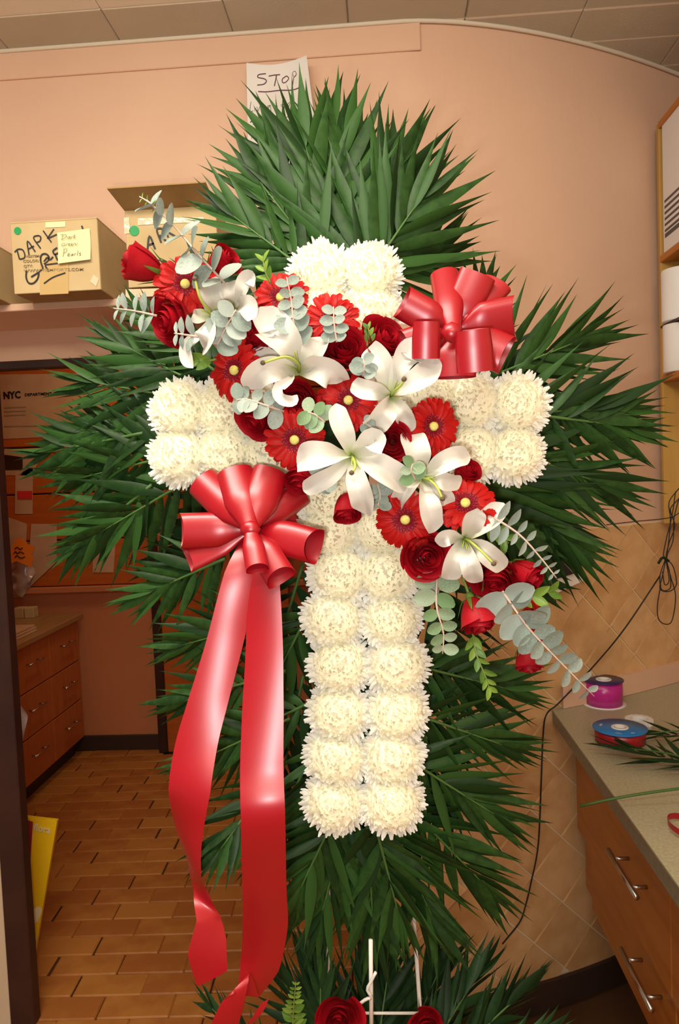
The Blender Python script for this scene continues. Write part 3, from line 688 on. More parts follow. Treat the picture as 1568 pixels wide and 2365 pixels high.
for z, lb, x in ((zt, 'white ribbed paper roll standing on the thin shelf, upper of two', 1552), (at(1530, 868, 2.32).z, 'white paper roll standing under the thin shelf, lower of two', 1554)):
    hh = .15 if z == zt else zt - .008 - z
    c = at(x + 25, 700, 2.25)
    t = thing('paper_roll', lb, 'roll', (c.x, 2.25, z), 'white rolls on the right shelf')
    obj('roll_body', shift(lathe([(0.0, .001), (.057, .001), (.058, .003)] + ([(.058 + (.0006 if i % 2 else 0), .003 + hh * .95 * i / 30) for i in range(31)] if z == zt else [(.058, hh - .003)]) + [(.057, hh - .001), (.018, hh - .001)], 36), (c.x, 2.25, z)), MT['white'], t)
    obj('core', shift(lathe([(.018, .002), (.018, hh - .001), (.016, hh - .001), (.016, .002)], 20), (c.x, 2.25, z)), MT['card'], t)

# ================================================================== THE STANDING SPRAY
# ------------------------------------------------------------------ easel and foam cross
YM = 1.085                                # depth of the chrysanthemum heads
ez = thing('wire_easel', 'white wire easel carrying the floral cross', 'easel', (at(840, 1000, 1.16).x, 1.2, 0))
apex = at(838, 760, 1.20); foot = lambda px, Y: Vector((at(px, 2300, Y).x, Y, .0))
obj('leg', tube([apex + Vector((-.012, 0, 0)), at(755, 2300, 1.19), Vector((at(735, 2300, 1.18).x, 1.18, 0))], .0035, 8, seg=10), MT['wire'], ez)
obj('leg', tube([apex + Vector((.012, 0, 0)), at(968, 2300, 1.19), Vector((at(990, 2300, 1.18).x, 1.18, 0))], .0035, 8, seg=10), MT['wire'], ez)
obj('leg', tube([apex + Vector((0, .012, 0)), at(856, 2240, 1.34), Vector((at(862, 2300, 1.5).x, 1.5, 0))], .0035, 8, seg=10), MT['wire'], ez)
obj('cross_bar', tube([at(757, 2340, 1.19), at(966, 2340, 1.19)], .0024, 8), MT['wire'], ez)
obj('centre_rod', tube([at(856, 2170, 1.12), at(858, 2420, 1.12)], .0034, 8), MT['wire'], ez)
obj('hook', tube([at(826, 2322, 1.118), at(845, 2308, 1.115), at(858, 2303, 1.113), at(848, 2285, 1.112), at(858, 2265, 1.112), at(868, 2245, 1.112)], .0026, 6, seg=12), MT['wire'], ez)
def fbox(px0, py0, px1, py1):
    a = at(px0, py0, YM); b = at(px1, py1, YM)
    return box(min(a.x, b.x), max(a.x, b.x), YM + .012, YM + .05, min(a.z, b.z), max(a.z, b.z), .006)
fc = obj('foam_cross', join(fbox(728, 610, 880, 1880), fbox(390, 930, 728, 1070), fbox(880, 920, 1215, 1065)), MT['foam'], None, smooth=False, loc=at(830, 1000, YM + .03))
tag(fc, 'dark green floral foam cross that holds the chrysanthemums, seen only in gaps', 'foam')

# ------------------------------------------------------------------ palm fronds
def leaflet_mesh(k, seed):
    rnd = random.Random(seed); n = 8; v = []; f = []
    bend = rnd.uniform(-.10, .10); droop = rnd.uniform(-.02, .09); tw = rnd.uniform(-.5, .5)
    for i in range(n + 1):
        t = i / n
        wv = interp([.10, .42, .56, .58, .50, .36, .20, .08, .0], t)
        c = Vector((bend * t * t, t, -droop * t * t - .10 * max(0, t - .7) * tw)); a = tw * t
        S = Vector((math.cos(a), 0, math.sin(a)))
        for q, h in ((-1, -.10), (0, .07), (1, -.10)):
            v.append(c + S * q * wv * .5 * W_ + Vector((0, 0, h * wv * W_)))
    for i in range(n):
        for j in range(2): f.append([i * 3 + j, i * 3 + j + 1, i * 3 + j + 4, i * 3 + j + 3])
    return v, f
W_ = .22
LM = [mesh('leaflet', *leaflet_mesh(k, 40 + k), MT['palm']) for k in range(9)]
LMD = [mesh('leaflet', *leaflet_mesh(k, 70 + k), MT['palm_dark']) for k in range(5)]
def basis(d, n):                          # +Y along d, +Z towards n
    y = d.normalized(); x = y.cross(n).normalized(); z = x.cross(y)
    return Matrix((x, y, z)).transposed().to_4x4()
def frond(label, base, tip, L, n=12, a0=54, a1=9, sag=0, dark=False, wide=1.0, sides=(1, -1), group='palm fronds of the spray', u0=.06, norm=None, name='palm_frond', bow=0):
    B, T = at(*base), at(*tip)
    t = thing(name, label, 'palm frond', B, group)
    Nf = Vector(norm or (R(-.3, .3), -1, R(-.25, .25))).normalized()
    ax = (T - B); sd = ax.cross(Nf).normalized()
    mid = B.lerp(T, .5) + sd * bow * ax.length + Nf * sag
    P = cat([B, mid, T], 20)
    obj('rachis', tube(P[::2], [.0030, .0022, .0010], 6), MT['rachis'], t)
    Lm = px2m(L * 1.32, (base[2] + tip[2]) / 2)
    for i in range(n):
        for s in sides:
            u = min(1, u0 + (1 - u0) * (i + .5 * (s > 0)) / (n - .5)); u = min(u, .995)
            p = interp(P, u); d = (interp(P, min(1, u + .05)) - interp(P, u - .05)).normalized()
            S = d.cross(Nf).normalized()
            a = math.radians(a0 + (a1 - a0) * u ** .9 + R(-6, 6))
            dr = d * math.cos(a) + S * s * math.sin(a) + Nf * R(-.22, .14)
            ln = Lm * (.62 + .38 * math.sin(PI * min(1, u * .75 + .18))) * R(.86, 1.10)
            nn = Nf + S * R(-1.0, 1.0) + d * R(-.4, .4)
            k = random.choice(LMD if dark else LM)
            wf = wide * R(.78, 1.08) * (.17 / ln) ** .35
            inst('leaflet', k, t, Matrix.Translation(p - B) @ basis(dr, nn) @ Matrix.Diagonal((ln * wf, ln, ln * wf, 1)))
    inst('leaflet', LM[0], t, Matrix.Translation(T - B) @ basis((P[-1] - P[-3]), Nf) @ Matrix.Diagonal((Lm * .55, Lm * .62, Lm * .55, 1)))
    return t
Yb = 1.15
FR = [
 # top fan
 ('tall palm frond rising straight up behind the top of the cross', (805, 640, Yb), (800, 340, 1.24), 235, 12),
 ('palm frond rising from behind the cross top towards the paper notice', (790, 640, Yb), (705, 335, 1.22), 235, 12),
 ('palm frond of the top fan just right of the upright one', (830, 640, Yb), (905, 385, 1.22), 225, 12),
 ('palm frond of the top fan leaning left over the open carton', (770, 640, Yb), (600, 420, 1.20), 195, 12),
 ('lowest left frond of the top fan, spreading above the upper roses', (740, 650, Yb), (540, 500, 1.18), 170, 11),
 ('palm frond leaning right in the top fan, its tips against bare pink wall', (840, 650, Yb), (970, 460, 1.18), 205, 11),
 ('lowest right frond of the top fan, spreading over the right bow', (860, 660, Yb + .02), (1010, 590, 1.22), 165, 11),
 # right fan
 ('palm frond spreading up to the right behind the right red bow', (1050, 850, Yb + .03), (1120, 660, 1.25), 130, 9),
 ('upper right palm frond with tips on the pink wall beside the bow', (1060, 900, Yb), (1330, 790, 1.20), 190, 12),
 ('palm frond pointing right towards the shelf unit', (1060, 960, Yb), (1400, 945, 1.20), 190, 13),
 ('palm frond slanting down right from the right arm of the cross', (1060, 1000, Yb), (1370, 1110, 1.20), 200, 13),
 ('broad palm frond hanging down right over the printed sheet', (1060, 1040, Yb - .01), (1270, 1210, 1.19), 200, 13),
 ('palm frond under the right arm with tips by the right-hand roses', (1030, 1060, Yb), (1190, 1220, 1.16), 180, 11),
 ('long palm frond drooping right over the top of the tiles', (1060, 1030, Yb + .01), (1310, 1250, 1.18), 190, 12),
 # lower right
 ('upper frond on the lower right of the cross shaft, below the eucalyptus', (930, 1530, Yb), (1170, 1590, 1.18), 150, 11),
 ('palm frond pointing right beside the middle of the cross shaft', (930, 1640, Yb), (1160, 1720, 1.17), 150, 12),
 ('palm frond slanting right from the lower cross shaft', (920, 1740, Yb), (1140, 1880, 1.17), 165, 12),
 ('palm frond slanting down right from the foot of the cross', (900, 1820, Yb), (1115, 2040, 1.17), 180, 12),
 # bottom fan
 ('palm frond hanging down right under the foot of the cross', (880, 1860, Yb - .01), (1000, 2120, 1.14), 180, 12),
 ('palm frond hanging straight down under the foot of the cross', (845, 1860, Yb - .01), (862, 2140, 1.14), 175, 12),
 ('palm frond hanging down under the cross foot beside the straight ribbon tail', (810, 1860, Yb), (740, 2120, 1.15), 165, 11),
 ('palm frond hanging down left under the foot of the cross', (790, 1850, Yb - .01), (690, 2060, 1.13), 165, 11),
 ('short palm frond hanging between the straight down fronds under the cross foot', (860, 1880, Yb - .02), (920, 2110, 1.13), 160, 11),
 ('palm frond slanting down beside the shaft foot, right of the straight ribbon tail', (760, 1700, Yb), (690, 1930, 1.15), 130, 10),
 ('palm frond pointing left from the lower shaft behind the straight ribbon tail', (720, 1620, Yb), (560, 1700, 1.17), 130, 10),
 ('palm frond beside the upper shaft, right of the bow tails', (720, 1400, Yb), (640, 1560, 1.17), 130, 10),
 ('thin upright palm frond at the very top of the spray', (800, 560, Yb + .02), (765, 290, 1.26), 200, 11),
 ('palm frond at the top with long tips in front of the paper notice', (760, 560, Yb + .02), (640, 340, 1.25), 200, 10),
 ('far left palm frond with tips reaching the dark door jamb', (330, 1000, 1.17), (110, 1045, 1.23), 140, 10),
 ('far right palm frond with tips in front of the shelf unit', (1250, 960, 1.17), (1450, 985, 1.21), 150, 9),
 ('palm frond hanging down left from the left fan', (350, 1120, 1.17), (180, 1260, 1.22), 150, 9),
 ('palm frond hanging down between the two ribbon tails', (700, 1780, Yb + .01), (610, 2010, 1.18), 140, 10),
 # left fan
 ('palm frond pointing left above the left arm of the cross', (470, 930, Yb), (200, 880, 1.22), 170, 12),
 ('palm frond pointing straight left from the left arm of the cross', (450, 990, Yb), (170, 1000, 1.22), 165, 12),
 ('palm frond pointing left and slightly down below the left arm', (450, 1040, Yb), (180, 1105, 1.21), 170, 12),
 ('palm frond slanting down left beside the left red bow', (470, 1090, Yb), (230, 1230, 1.20), 175, 12),
 ('palm frond slanting up left towards the closed carton', (480, 900, Yb), (270, 790, 1.20), 150, 11),
 ('short palm frond under the upper left roses beside the thin eucalyptus', (500, 860, Yb), (330, 730, 1.18), 110, 9),
 # lower left
 ('palm frond hanging down left below the left red bow', (520, 1290, Yb), (340, 1370, 1.19), 140, 10),
 ('palm frond pointing left behind the upper ribbon tails', (640, 1430, Yb), (420, 1490, 1.18), 130, 11),
 ('palm frond pointing left behind the middle of the ribbon tails', (660, 1550, Yb), (420, 1620, 1.18), 130, 11),
 ('palm frond pointing left behind the lower ribbon tails', (670, 1660, Yb), (450, 1760, 1.18), 130, 11),
 ('palm frond drooping over the slanting ribbon tail', (640, 1780, 1.0), (510, 1960, .955), 130, 8),
]
for i, (lb, b, t, L, n) in enumerate(FR): frond(lb, b, t, L, n)
FR2 = 0
# darker fill behind the shaft and the flowers
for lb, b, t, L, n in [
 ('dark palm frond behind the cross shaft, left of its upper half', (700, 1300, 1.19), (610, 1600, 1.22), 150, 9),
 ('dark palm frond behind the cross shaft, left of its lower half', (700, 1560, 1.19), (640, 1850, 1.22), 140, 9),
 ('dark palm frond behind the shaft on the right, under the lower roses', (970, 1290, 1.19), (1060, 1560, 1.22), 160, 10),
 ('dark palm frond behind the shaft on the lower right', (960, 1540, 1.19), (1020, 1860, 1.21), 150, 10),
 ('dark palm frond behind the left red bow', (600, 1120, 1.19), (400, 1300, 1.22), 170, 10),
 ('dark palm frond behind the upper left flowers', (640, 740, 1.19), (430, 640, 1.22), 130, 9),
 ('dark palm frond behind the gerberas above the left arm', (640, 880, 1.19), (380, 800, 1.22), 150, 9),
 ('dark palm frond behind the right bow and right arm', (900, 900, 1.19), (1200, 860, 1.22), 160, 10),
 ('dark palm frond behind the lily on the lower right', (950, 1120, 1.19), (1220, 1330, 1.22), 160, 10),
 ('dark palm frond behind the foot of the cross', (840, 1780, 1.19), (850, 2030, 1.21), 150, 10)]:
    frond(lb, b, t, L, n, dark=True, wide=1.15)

# ------------------------------------------------------------------ chrysanthemums
def mum_vf(seed):
    rnd = random.Random(seed); V = []; F = []; n = 420; ga = PI * (3 - 5 ** .5)
    for i in range(n):
        th = (i + .5) / n; pol = math.acos(1 - th * 1.28); ph = i * ga + rnd.uniform(-.12, .12)
        rad = Vector((math.cos(ph), math.sin(ph), 0)); axis = Vector((0, 0, 1))
        d = rad * math.sin(pol) + axis * math.cos(pol) * .86; e = (rad * math.cos(pol) - axis * math.sin(pol))
        ln = rnd.uniform(.92, 1.05) if pol < 1.2 else rnd.uniform(.96, 1.20)
        inc = rnd.uniform(-.05, .20) * (1 if pol < 1.2 else .4)
        tw = rad.cross(axis) * rnd.uniform(-.09, .09)
        p0 = d * .58; p1 = d * .82 * ln + e * .03 + tw * .5; p2 = d * ln - e * inc + tw
        wd = rnd.uniform(.10, .145)
        s = strip([p0, p1, p2], [wd * .8, wd, wd * .95, wd * .35], nrm=-e, cup=-.25, nw=2, ns=3)
        k = len(V); V += s[0]; F += [[a + k for a in q] for q in s[1]]
    return V, F
MUM = [mesh('petals', *mum_vf(s), MT['mum']) for s in (1, 2, 3, 4)]
core_v, core_f = lathe([(0, -.45), (.55, -.4), (.86, 0), (.78, .36), (.48, .64), (.2, .73), (0, .75)], 18)
MCORE = mesh('flower_core', core_v, core_f, MT['mum_core'])
rows = [(1850, 774, 904, 'bottom'), (1746, 778, 906, 'second from the bottom'), (1642, 784, 916, 'third from the bottom'), (1534, 784, 916, 'fourth from the bottom'), (1428, 770, 902, 'fifth from the bottom'), (1324, 786, 892, 'sixth from the bottom'), (1222, 765, 880, 'seventh from the bottom')]
ML = []
for y, xl, xr, lb in rows:
    ML.append((xl, y, f'cream chrysanthemum in the left column of the cross shaft, {lb} row', .2)); ML.append((xr, y, f'cream chrysanthemum in the right column of the cross shaft, {lb} row', -.2))
ML += [(760, 1150, 'cream chrysanthemum at the top left of the shaft, under the red rosebud', .2),
 (741, 634, 'cream chrysanthemum at the upper left corner of the top arm', .15), (856, 632, 'cream chrysanthemum at the upper right corner of the top arm', -.15),
 (748, 716, 'cream chrysanthemum behind the gerbera, left in the second row of the top arm', .15), (856, 722, 'cream chrysanthemum on the right in the second row of the top arm', -.15),
 (420, 947, 'cream chrysanthemum at the outer upper corner of the left arm', .2), (418, 1052, 'cream chrysanthemum at the outer lower corner of the left arm', .2),
 (515, 950, 'cream chrysanthemum in the upper row of the left arm under a gerbera', 0), (520, 1046, 'cream chrysanthemum in the middle of the lower row of the left arm', 0), (618, 1050, 'cream chrysanthemum at the inner end of the left arm beside the dark gerbera', 0), (610, 960, 'cream chrysanthemum at the inner end of the left arm under the eucalyptus', 0),
 (1194, 935, 'cream chrysanthemum at the outer upper corner of the right arm', -.2), (1186, 1046, 'cream chrysanthemum at the outer lower corner of the right arm', -.2),
 (1088, 930, 'cream chrysanthemum in the middle of the upper row of the right arm, under the bow', 0), (1088, 1044, 'cream chrysanthemum in the middle of the lower row of the right arm', 0), (1000, 930, 'cream chrysanthemum at the inner end of the right arm beside the white lily', 0)]
for i, (x, y, lb, tx) in enumerate(ML):
    r = px2m(73, YM - .02)
    t = thing('chrysanthemum', lb, 'flower', at(x, y, YM), 'chrysanthemums of the cross', face(-tx * .6 + R(-.08, .08), .12 + R(-.1, .1)), r * R(.97, 1.04))
    o = inst('petals', MUM[i % 4], t, Matrix()); o['kind'] = 'stuff'
    inst('flower_core', MCORE, t, Matrix())

# ------------------------------------------------------------------ gerberas
def gpet(seed):
    rnd = random.Random(seed); n = 5
    pts = [Vector((0, .22, 0)), Vector((0, .5, .05)), Vector((rnd.uniform(-.03, .03), .8, .02)), Vector((rnd.uniform(-.05, .05), 1.0, -.05 + rnd.uniform(-.03, .03)))]
    v, f = strip(pts, [.10, .18, .24, .255, .235, .12], nrm=(0, 0, 1), cup=.12, nw=4, ns=6, ridge=.05)
    m = 5; v[-3] = v[-3] + Vector((0, .02, 0)); v[-2] = v[-2] + Vector((0, -.025, 0)); v[-4] = v[-4] + Vector((0, -.025, 0))
    return v, f
GP = [mesh('petal', *gpet(s), MT['gerb']) for s in range(5)]
def florets(r0, r1, n, ln, wd, m, lift, name, seed):
    rnd = random.Random(seed); V = []; F = []
    for i in range(n):
        a = i * 2.39996; r = r0 + (r1 - r0) * (i / n) ** .7; d = Vector((math.cos(a), math.sin(a), 0)); b = d * r + Vector((0, 0, lift))
        s = strip([b, b + d * ln * .6 + Vector((0, 0, ln * .55)), b + d * ln * 1.0 + Vector((0, 0, ln * .5 * rnd.uniform(.4, 1.2)))], [wd, wd, wd * .3], nrm=Vector((0, 0, 1)) - d * .3, nw=1, ns=2)
        k = len(V); V += s[0]; F += [[q + k for q in p] for p in s[1]]
    return mesh(name, V, F, m)
GIN = florets(.12, .30, 120, .15, .05, MT['gerb_in'], .03, 'inner_florets', 3)
GTIP = florets(.24, .38, 40, .055, .009, MT['gerb_tip'], .12, 'floret_tips', 5)
GEYE = mesh('flower_eye', *lathe([(0, .11), (.08, .105), (.14, .08), (.155, .04), (.15, 0)], 20), MT['gerb_eye'])
GBACK = mesh('calyx', *lathe([(.05, -.35), (.16, -.28), (.30, -.12), (.34, -.02), (.1, .0)], 16), MT['sepal'])
def gerbera(label, x, y, rpx, Y, tx, tz, name='gerbera', np=24):
    q = face(tx, tz)
    t = thing(name, label, 'flower', at(x, y, Y), 'red gerberas of the spray', q, px2m(rpx, Y))
    for layer, (cnt, sc, tilt, zz) in enumerate(((np, 1.0, .02, -.03), (np - 6, .86, .13, 0))):
        for i in range(cnt):
            a = (i + .5 * layer) / cnt * 2 * PI + R(-.05, .05)
            M = Matrix.Translation((0, 0, zz)) @ Matrix.Rotation(a, 4, 'Z') @ Matrix.Rotation(tilt + R(-.08, .08), 4, 'X') @ Matrix.Rotation(R(-.12, .12), 4, 'Y') @ Matrix.Diagonal((1, sc * R(.92, 1.05), 1, 1))
            inst('petal', random.choice(GP), t, M)
    o = inst('inner_florets', GIN, t, Matrix()); o['kind'] = 'stuff'
    o = inst('floret_tips', GTIP, t, Matrix()); o['kind'] = 'stuff'
    o = inst('flower_eye', GEYE, t, Matrix.Diagonal((1, 1, 1.5, 1))); o['label'] = 'yellow-green flower eye'
    inst('calyx', GBACK, t, Matrix())
    return t
GB = [
 ('red gerbera at the top left between two roses, in front of the open carton', 428, 657, 72, 1.00, .15, .15),
 ('red gerbera left of the top arm behind the upright eucalyptus', 648, 688, 66, 1.015, -.1, .25),
 ('red gerbera in front of the top arm with a eucalyptus sprig across it', 765, 742, 66, 1.005, .0, .1),
 ('red gerbera on the left above the left arm of the cross', 543, 856, 74, .995, -.55, .1),
 ('red gerbera in the middle of the spray between the two upper lilies', 804, 925, 72, .985, .1, .15),
 ('large dark red gerbera at the inner end of the left arm', 680, 1016, 73, .985, .05, -.1),
 ('red gerbera on the inner end of the right arm, against the chrysanthemums', 1000, 985, 69, .99, .5, .05),
 ('red gerbera at the top right of the cross shaft, above a full rose', 936, 1200, 74, .975, -.12, -.1),
 ('red gerbera on the lower right with a lily petal over its edge', 1074, 1163, 74, .985, .1, .55),
]
for g in GB: gerbera(*g)
gerbera('red gerbera seen edge-on behind the long lower right eucalyptus', 1235, 1435, 55, 1.03, 1.6, .6)

# ------------------------------------------------------------------ roses
def rose_petals(kind):
    out = []
    if kind == 'open': spec = [(.16, 1.20, 1.7, 0)] * 2 + [(.27, 1.22, 1.3, .02)] * 3 + [(.42, 1.20, 1.15, .05)] * 3 + [(.60, 1.15, 1.05, .10)] * 4 + [(.80, 1.05, .95, .22)] * 5 + [(.93, .92, .85, .36)] * 3
    else: spec = [(.12, 1.62, 1.8, 0)] * 2 + [(.22, 1.62, 1.5, .0)] * 3 + [(.36, 1.60, 1.4, .02)] * 3 + [(.52, 1.55, 1.25, .06)] * 3 + [(.66, 1.48, 1.15, .15)] * 4
    rnd = random.Random(5 if kind == 'open' else 9)
    for k, (rk, hk, A, fl) in enumerate(spec):
        ph = k * 2.39996 + rnd.uniform(-.2, .2); v = []; f = []; nu, nv = 8, 7
        sk = rnd.uniform(-.06, .10); fl2 = fl * rnd.uniform(.7, 1.3)
        for j in range(nv + 1):
            t = j / nv
            for i in range(nu + 1):
                u = i / nu * 2 - 1; a = ph + u * A
                bulge = math.sin(min(1, t * 1.25) * PI / 2) ** .75
                r = rk * (.30 + .74 * bulge) * (1 - (.10 * max(0, t - .75) * 4 if fl < .05 else 0)) + fl2 * max(0, t - .68) ** 1.4 * 3.2 * (1 - .3 * u * u) + sk * rk * u
                z = hk * (t - .11 * u * u * t - fl2 * .55 * max(0, t - .8) * 3 * (1 - .4 * u * u)) + .02 * math.sin(5 * u + k) * t
                v.append(Vector((r * math.cos(a), r * math.sin(a), z)))
        m = nu + 1
        for j in range(nv):
            for i in range(nu): f.append([j * m + i, j * m + i + 1, (j + 1) * m + i + 1, (j + 1) * m + i])
        out.append(mesh('petal', v, f, MT['rose']))
    return out
RP = {k: rose_petals(k) for k in ('open', 'bud')}
SEP = mesh('sepal', *strip([Vector((0, .05, -.02)), Vector((0, .42, .05)), Vector((0, .68, .45)), Vector((0, .85, .75))], [.16, .22, .14, .02], nrm=(0, -.6, 1), cup=.2, nw=2, ns=6), MT['sepal'])
HIP = mesh('hip', *lathe([(0, -.30), (.12, -.28), (.2, -.12), (.22, .02), (.1, .1)], 14), MT['sepal'])
def rose(label, x, y, rpx, Y, tx, tz, kind='open', ty=-1, sepals=False, k=.62, stem=.8):
    q = face(tx, tz, ty); n = (q @ Vector((0, 0, 1))); r = px2m(rpx, Y)
    t = thing('rose', label, 'flower', at(x, y, Y) - n * r * k * (1.3 if kind == 'bud' else 1), 'red roses of the spray', q, r)
    for me in RP[kind]: inst('petal', me, t, Matrix.Rotation(R(-.1, .1), 4, 'X'))
    if sepals:
        for i in range(5): inst('sepal', SEP, t, Matrix.Rotation(i * 2 * PI / 5 + .3, 4, 'Z'))
        inst('hip', HIP, t, Matrix())
        o = inst('stem', mesh('stem', *tube([(0, 0, -.25), (.05, .02, -.25 - stem * .5), (0, .0, -.25 - stem)], .07, 7, seg=6), MT['stem']), t, Matrix())
    return t
RS = [
 ('red rose at the far upper left pointing left in front of the open carton', 328, 612, 56, 1.00, -2.2, .9, 'bud', -1, True),
 ('red rose half hidden behind eucalyptus at the upper left, tip pointing right', 512, 610, 46, 1.03, 1.6, .8, 'bud', -1, True),
 ('red rose below the top left gerbera, beside the thin eucalyptus', 398, 740, 58, .995, -.8, -.5, 'open', -1, True),
 ('dark red rose between the upper left lilies and the large white lily', 594, 774, 50, 1.0, -.6, .3),
 ('wide red rose just right of the large upper white lily', 795, 812, 58, .985, .1, .35),
 ('red rose beside the right bow and the top arm', 884, 786, 54, .995, .7, .5),
 ('red rose with a curled lily petal across it', 690, 925, 48, .99, -.1, -.2),
 ('dark red rose under the eucalyptus over the left arm', 592, 968, 46, 1.01, -.5, -.6),
 ('dark red rose hanging below the large dark gerbera', 694, 1102, 44, 1.0, -.2, -.9, 'bud'),
 ('round open red rose in the centre between the two lower lilies', 906, 1020, 42, .965, .0, .0),
 ('red rosebud pointing down onto the top of the cross shaft', 800, 1172, 44, .985, .1, -1.4, 'bud'),
 ('red rose mostly hidden behind a lily petal under the right arm', 1074, 1092, 38, 1.01, .6, .6, 'bud'),
 ('full red rose to the right of the cross shaft, under a gerbera', 984, 1283, 52, .975, .15, -.15),
 ('dark red rose under the lowest lily on the right', 1140, 1335, 54, .99, -.1, -.7, 'open', -1, True),
 ('red rose on the far right beside the thin eucalyptus', 1212, 1325, 48, .995, .9, -.6, 'bud', -1, True),
 ('red rosebud on a bare stem pointing down right of the shaft', 1100, 1420, 52, .97, .5, -1.7, 'bud', -1, True),
 ('lowest right red rosebud pointing straight down', 1220, 1520, 42, 1.0, .1, -2.4, 'bud', -1, True),
]
for r_ in RS: rose(*r_)

# ------------------------------------------------------------------ lilies
def lily(label, c, Y, petals, pistil=None, stamens=(), specks=()):
    cp = at(c[0], c[1], Y + .012)
    t = thing('lily', label, 'flower', cp, 'white lilies of the spray')
    for k, pt in enumerate(petals):
        pts, wd = pt[0], pt[1]; dz = pt[2] if len(pt) > 2 else None
        dz = dz or [-.028 + .012 * i for i in range(len(pts))]
        P = [cp] + [at(x, y, Y + z) for (x, y), z in zip(pts, dz)]
        wm = px2m(wd, Y) * .86
        f = lambda s, wm=wm: wm * (.22 + .84 * math.sin(PI * min(1, s * .82 + .02)) ** 1.1) * (1 if s < .86 else max(.12, (1 - (s - .86) / .14) ** .55))
        obj('petal', strip(P, f, nrm=(R(-.35, .35), -1, R(-.35, .35)), cup=.24, nw=8, ns=18, ruf=.06, seed=k * 2.3, rf=15, ridge=.07), MT['lily'], t)
    obj('throat', strip([cp + Vector((0, .0, 0)), cp + Vector((0, -.010, .004))], [.014, .008], nrm=(0, -.3, 1), cup=.5, nw=4, ns=3), MT['lily_throat'], t)
    if pistil:
        P = [cp] + [at(x, y, Y + z) for x, y, z in pistil]
        po = obj('pistil', tube(P, [.0022, .0017, .0016, .0017], 7, seg=12), MT['lily_throat'], t)
        tip = P[-1]; obj('stigma', (lambda s: ([Vector(v) * .0034 + tip for v in s[0]], s[1]))(lathe([(0, -1), (.8, -.6), (1, 0), (.8, .6), (0, 1)], 8)), MT['anther'], po)
    for x, y, z in stamens: obj('stamen', tube([cp, at((c[0] + x) / 2 + 1, (c[1] + y) / 2, Y + z * .6), at(x, y, Y + z)], [.0011, .0008, .0006], 5, seg=6), MT['lily_throat'], t)
    if specks:
        V = []; F = []
        for x, y, z in specks:
            for _ in range(5):
                s = strip([at(x + R(-9, 9), y + R(-7, 7), Y + z), at(x + R(-9, 9), y + R(-7, 7), Y + z)], [.0006] * 2, nrm=(0, -1, 0), nw=1, ns=1)
    return t
lily('large white lily in the upper middle with a long curved pistil', (690, 858), .985, [
  ([(668, 800), (640, 770), (618, 752), (600, 770)], 92, [-.03, -.03, -.022, -.03]), ([(640, 850), (596, 862), (568, 898)], 66, [-.04, -.045, -.02]),
  ([(640, 835), (602, 822), (582, 830)], 44, [0, .005, .01]), ([(715, 830), (735, 795), (748, 778)], 60, [-.02, -.02, .0]), ([(730, 850), (768, 862), (792, 880)], 70, [-.035, -.035, -.01]),
  ([(668, 878), (644, 898), (652, 920), (676, 925), (686, 912)], 30, [-.035, -.045, -.05, -.052, -.05])],
  [(688, 840, -.03), (660, 824, -.05), (607, 838, -.055)], [(684, 810, -.035), (678, 814, -.035), (658, 842, -.04)])
lily('white lily in the upper right middle with a curl over the bow', (903, 915), .975, [
  ([(890, 860), (868, 825), (850, 804)], 66, [-.015, -.015, .0]), ([(920, 860), (938, 826), (955, 810), (966, 822), (972, 838)], 66, [-.02, -.02, -.02, -.035, -.045]),
  ([(945, 890), (985, 865), (1003, 824)], 62, [-.035, -.035, -.02]), ([(870, 905), (838, 898), (814, 884)], 48, [-.03, -.03, -.015]),
  ([(892, 945), (872, 970), (850, 988)], 62, [-.035, -.03, -.01]), ([(925, 945), (940, 970), (946, 998)], 48, [-.02, -.01, .0])],
  [(912, 902, -.03), (926, 890, -.045), (933, 876, -.05)], [(916, 880, -.035), (922, 884, -.035), (926, 918, -.03)])
lily('large white lily in the centre over the head of the cross shaft', (812, 1052), .965, [
  ([(800, 1010), (784, 970), (776, 932)], 52, [-.02, -.025, -.02]), ([(760, 1052), (715, 1058), (686, 1072)], 72, [-.04, -.045, -.025]),
  ([(770, 1095), (730, 1118), (700, 1132)], 48, [-.025, -.025, -.01]), ([(825, 1105), (838, 1150), (846, 1188)], 60, [-.04, -.04, -.015]),
  ([(865, 1075), (905, 1100), (940, 1125)], 72, [-.03, -.03, -.005]), ([(845, 1030), (866, 1015), (880, 1048)], 62, [-.03, -.045, -.055])],
  [(818, 1065, -.03), (820, 1080, -.04), (812, 1092, -.045)], [(832, 1082, -.035), (838, 1086, -.03), (812, 1075, -.04)])
lily('white lily under the right arm, its long petal reaching down to a rose', (975, 1105), .975, [
  ([(965, 1060), (955, 1025), (944, 1005)], 68, [-.02, -.02, .0]), ([(1015, 1075), (1050, 1058), (1086, 1054)], 54, [-.03, -.03, -.01]),
  ([(1010, 1105), (1040, 1112), (1066, 1112)], 46, [-.025, -.02, -.005]), ([(985, 1150), (995, 1195), (1004, 1228)], 56, [-.04, -.04, -.02]),
  ([(1005, 1130), (1025, 1150), (1030, 1165)], 50, [-.015, -.01, .0]), ([(945, 1125), (925, 1150), (918, 1172)], 46, [-.015, -.01, .01])],
  [(990, 1108, -.03), (1008, 1124, -.05), (1022, 1152, -.055)], [(1005, 1100, -.035), (1000, 1104, -.035), (1008, 1110, -.03)])
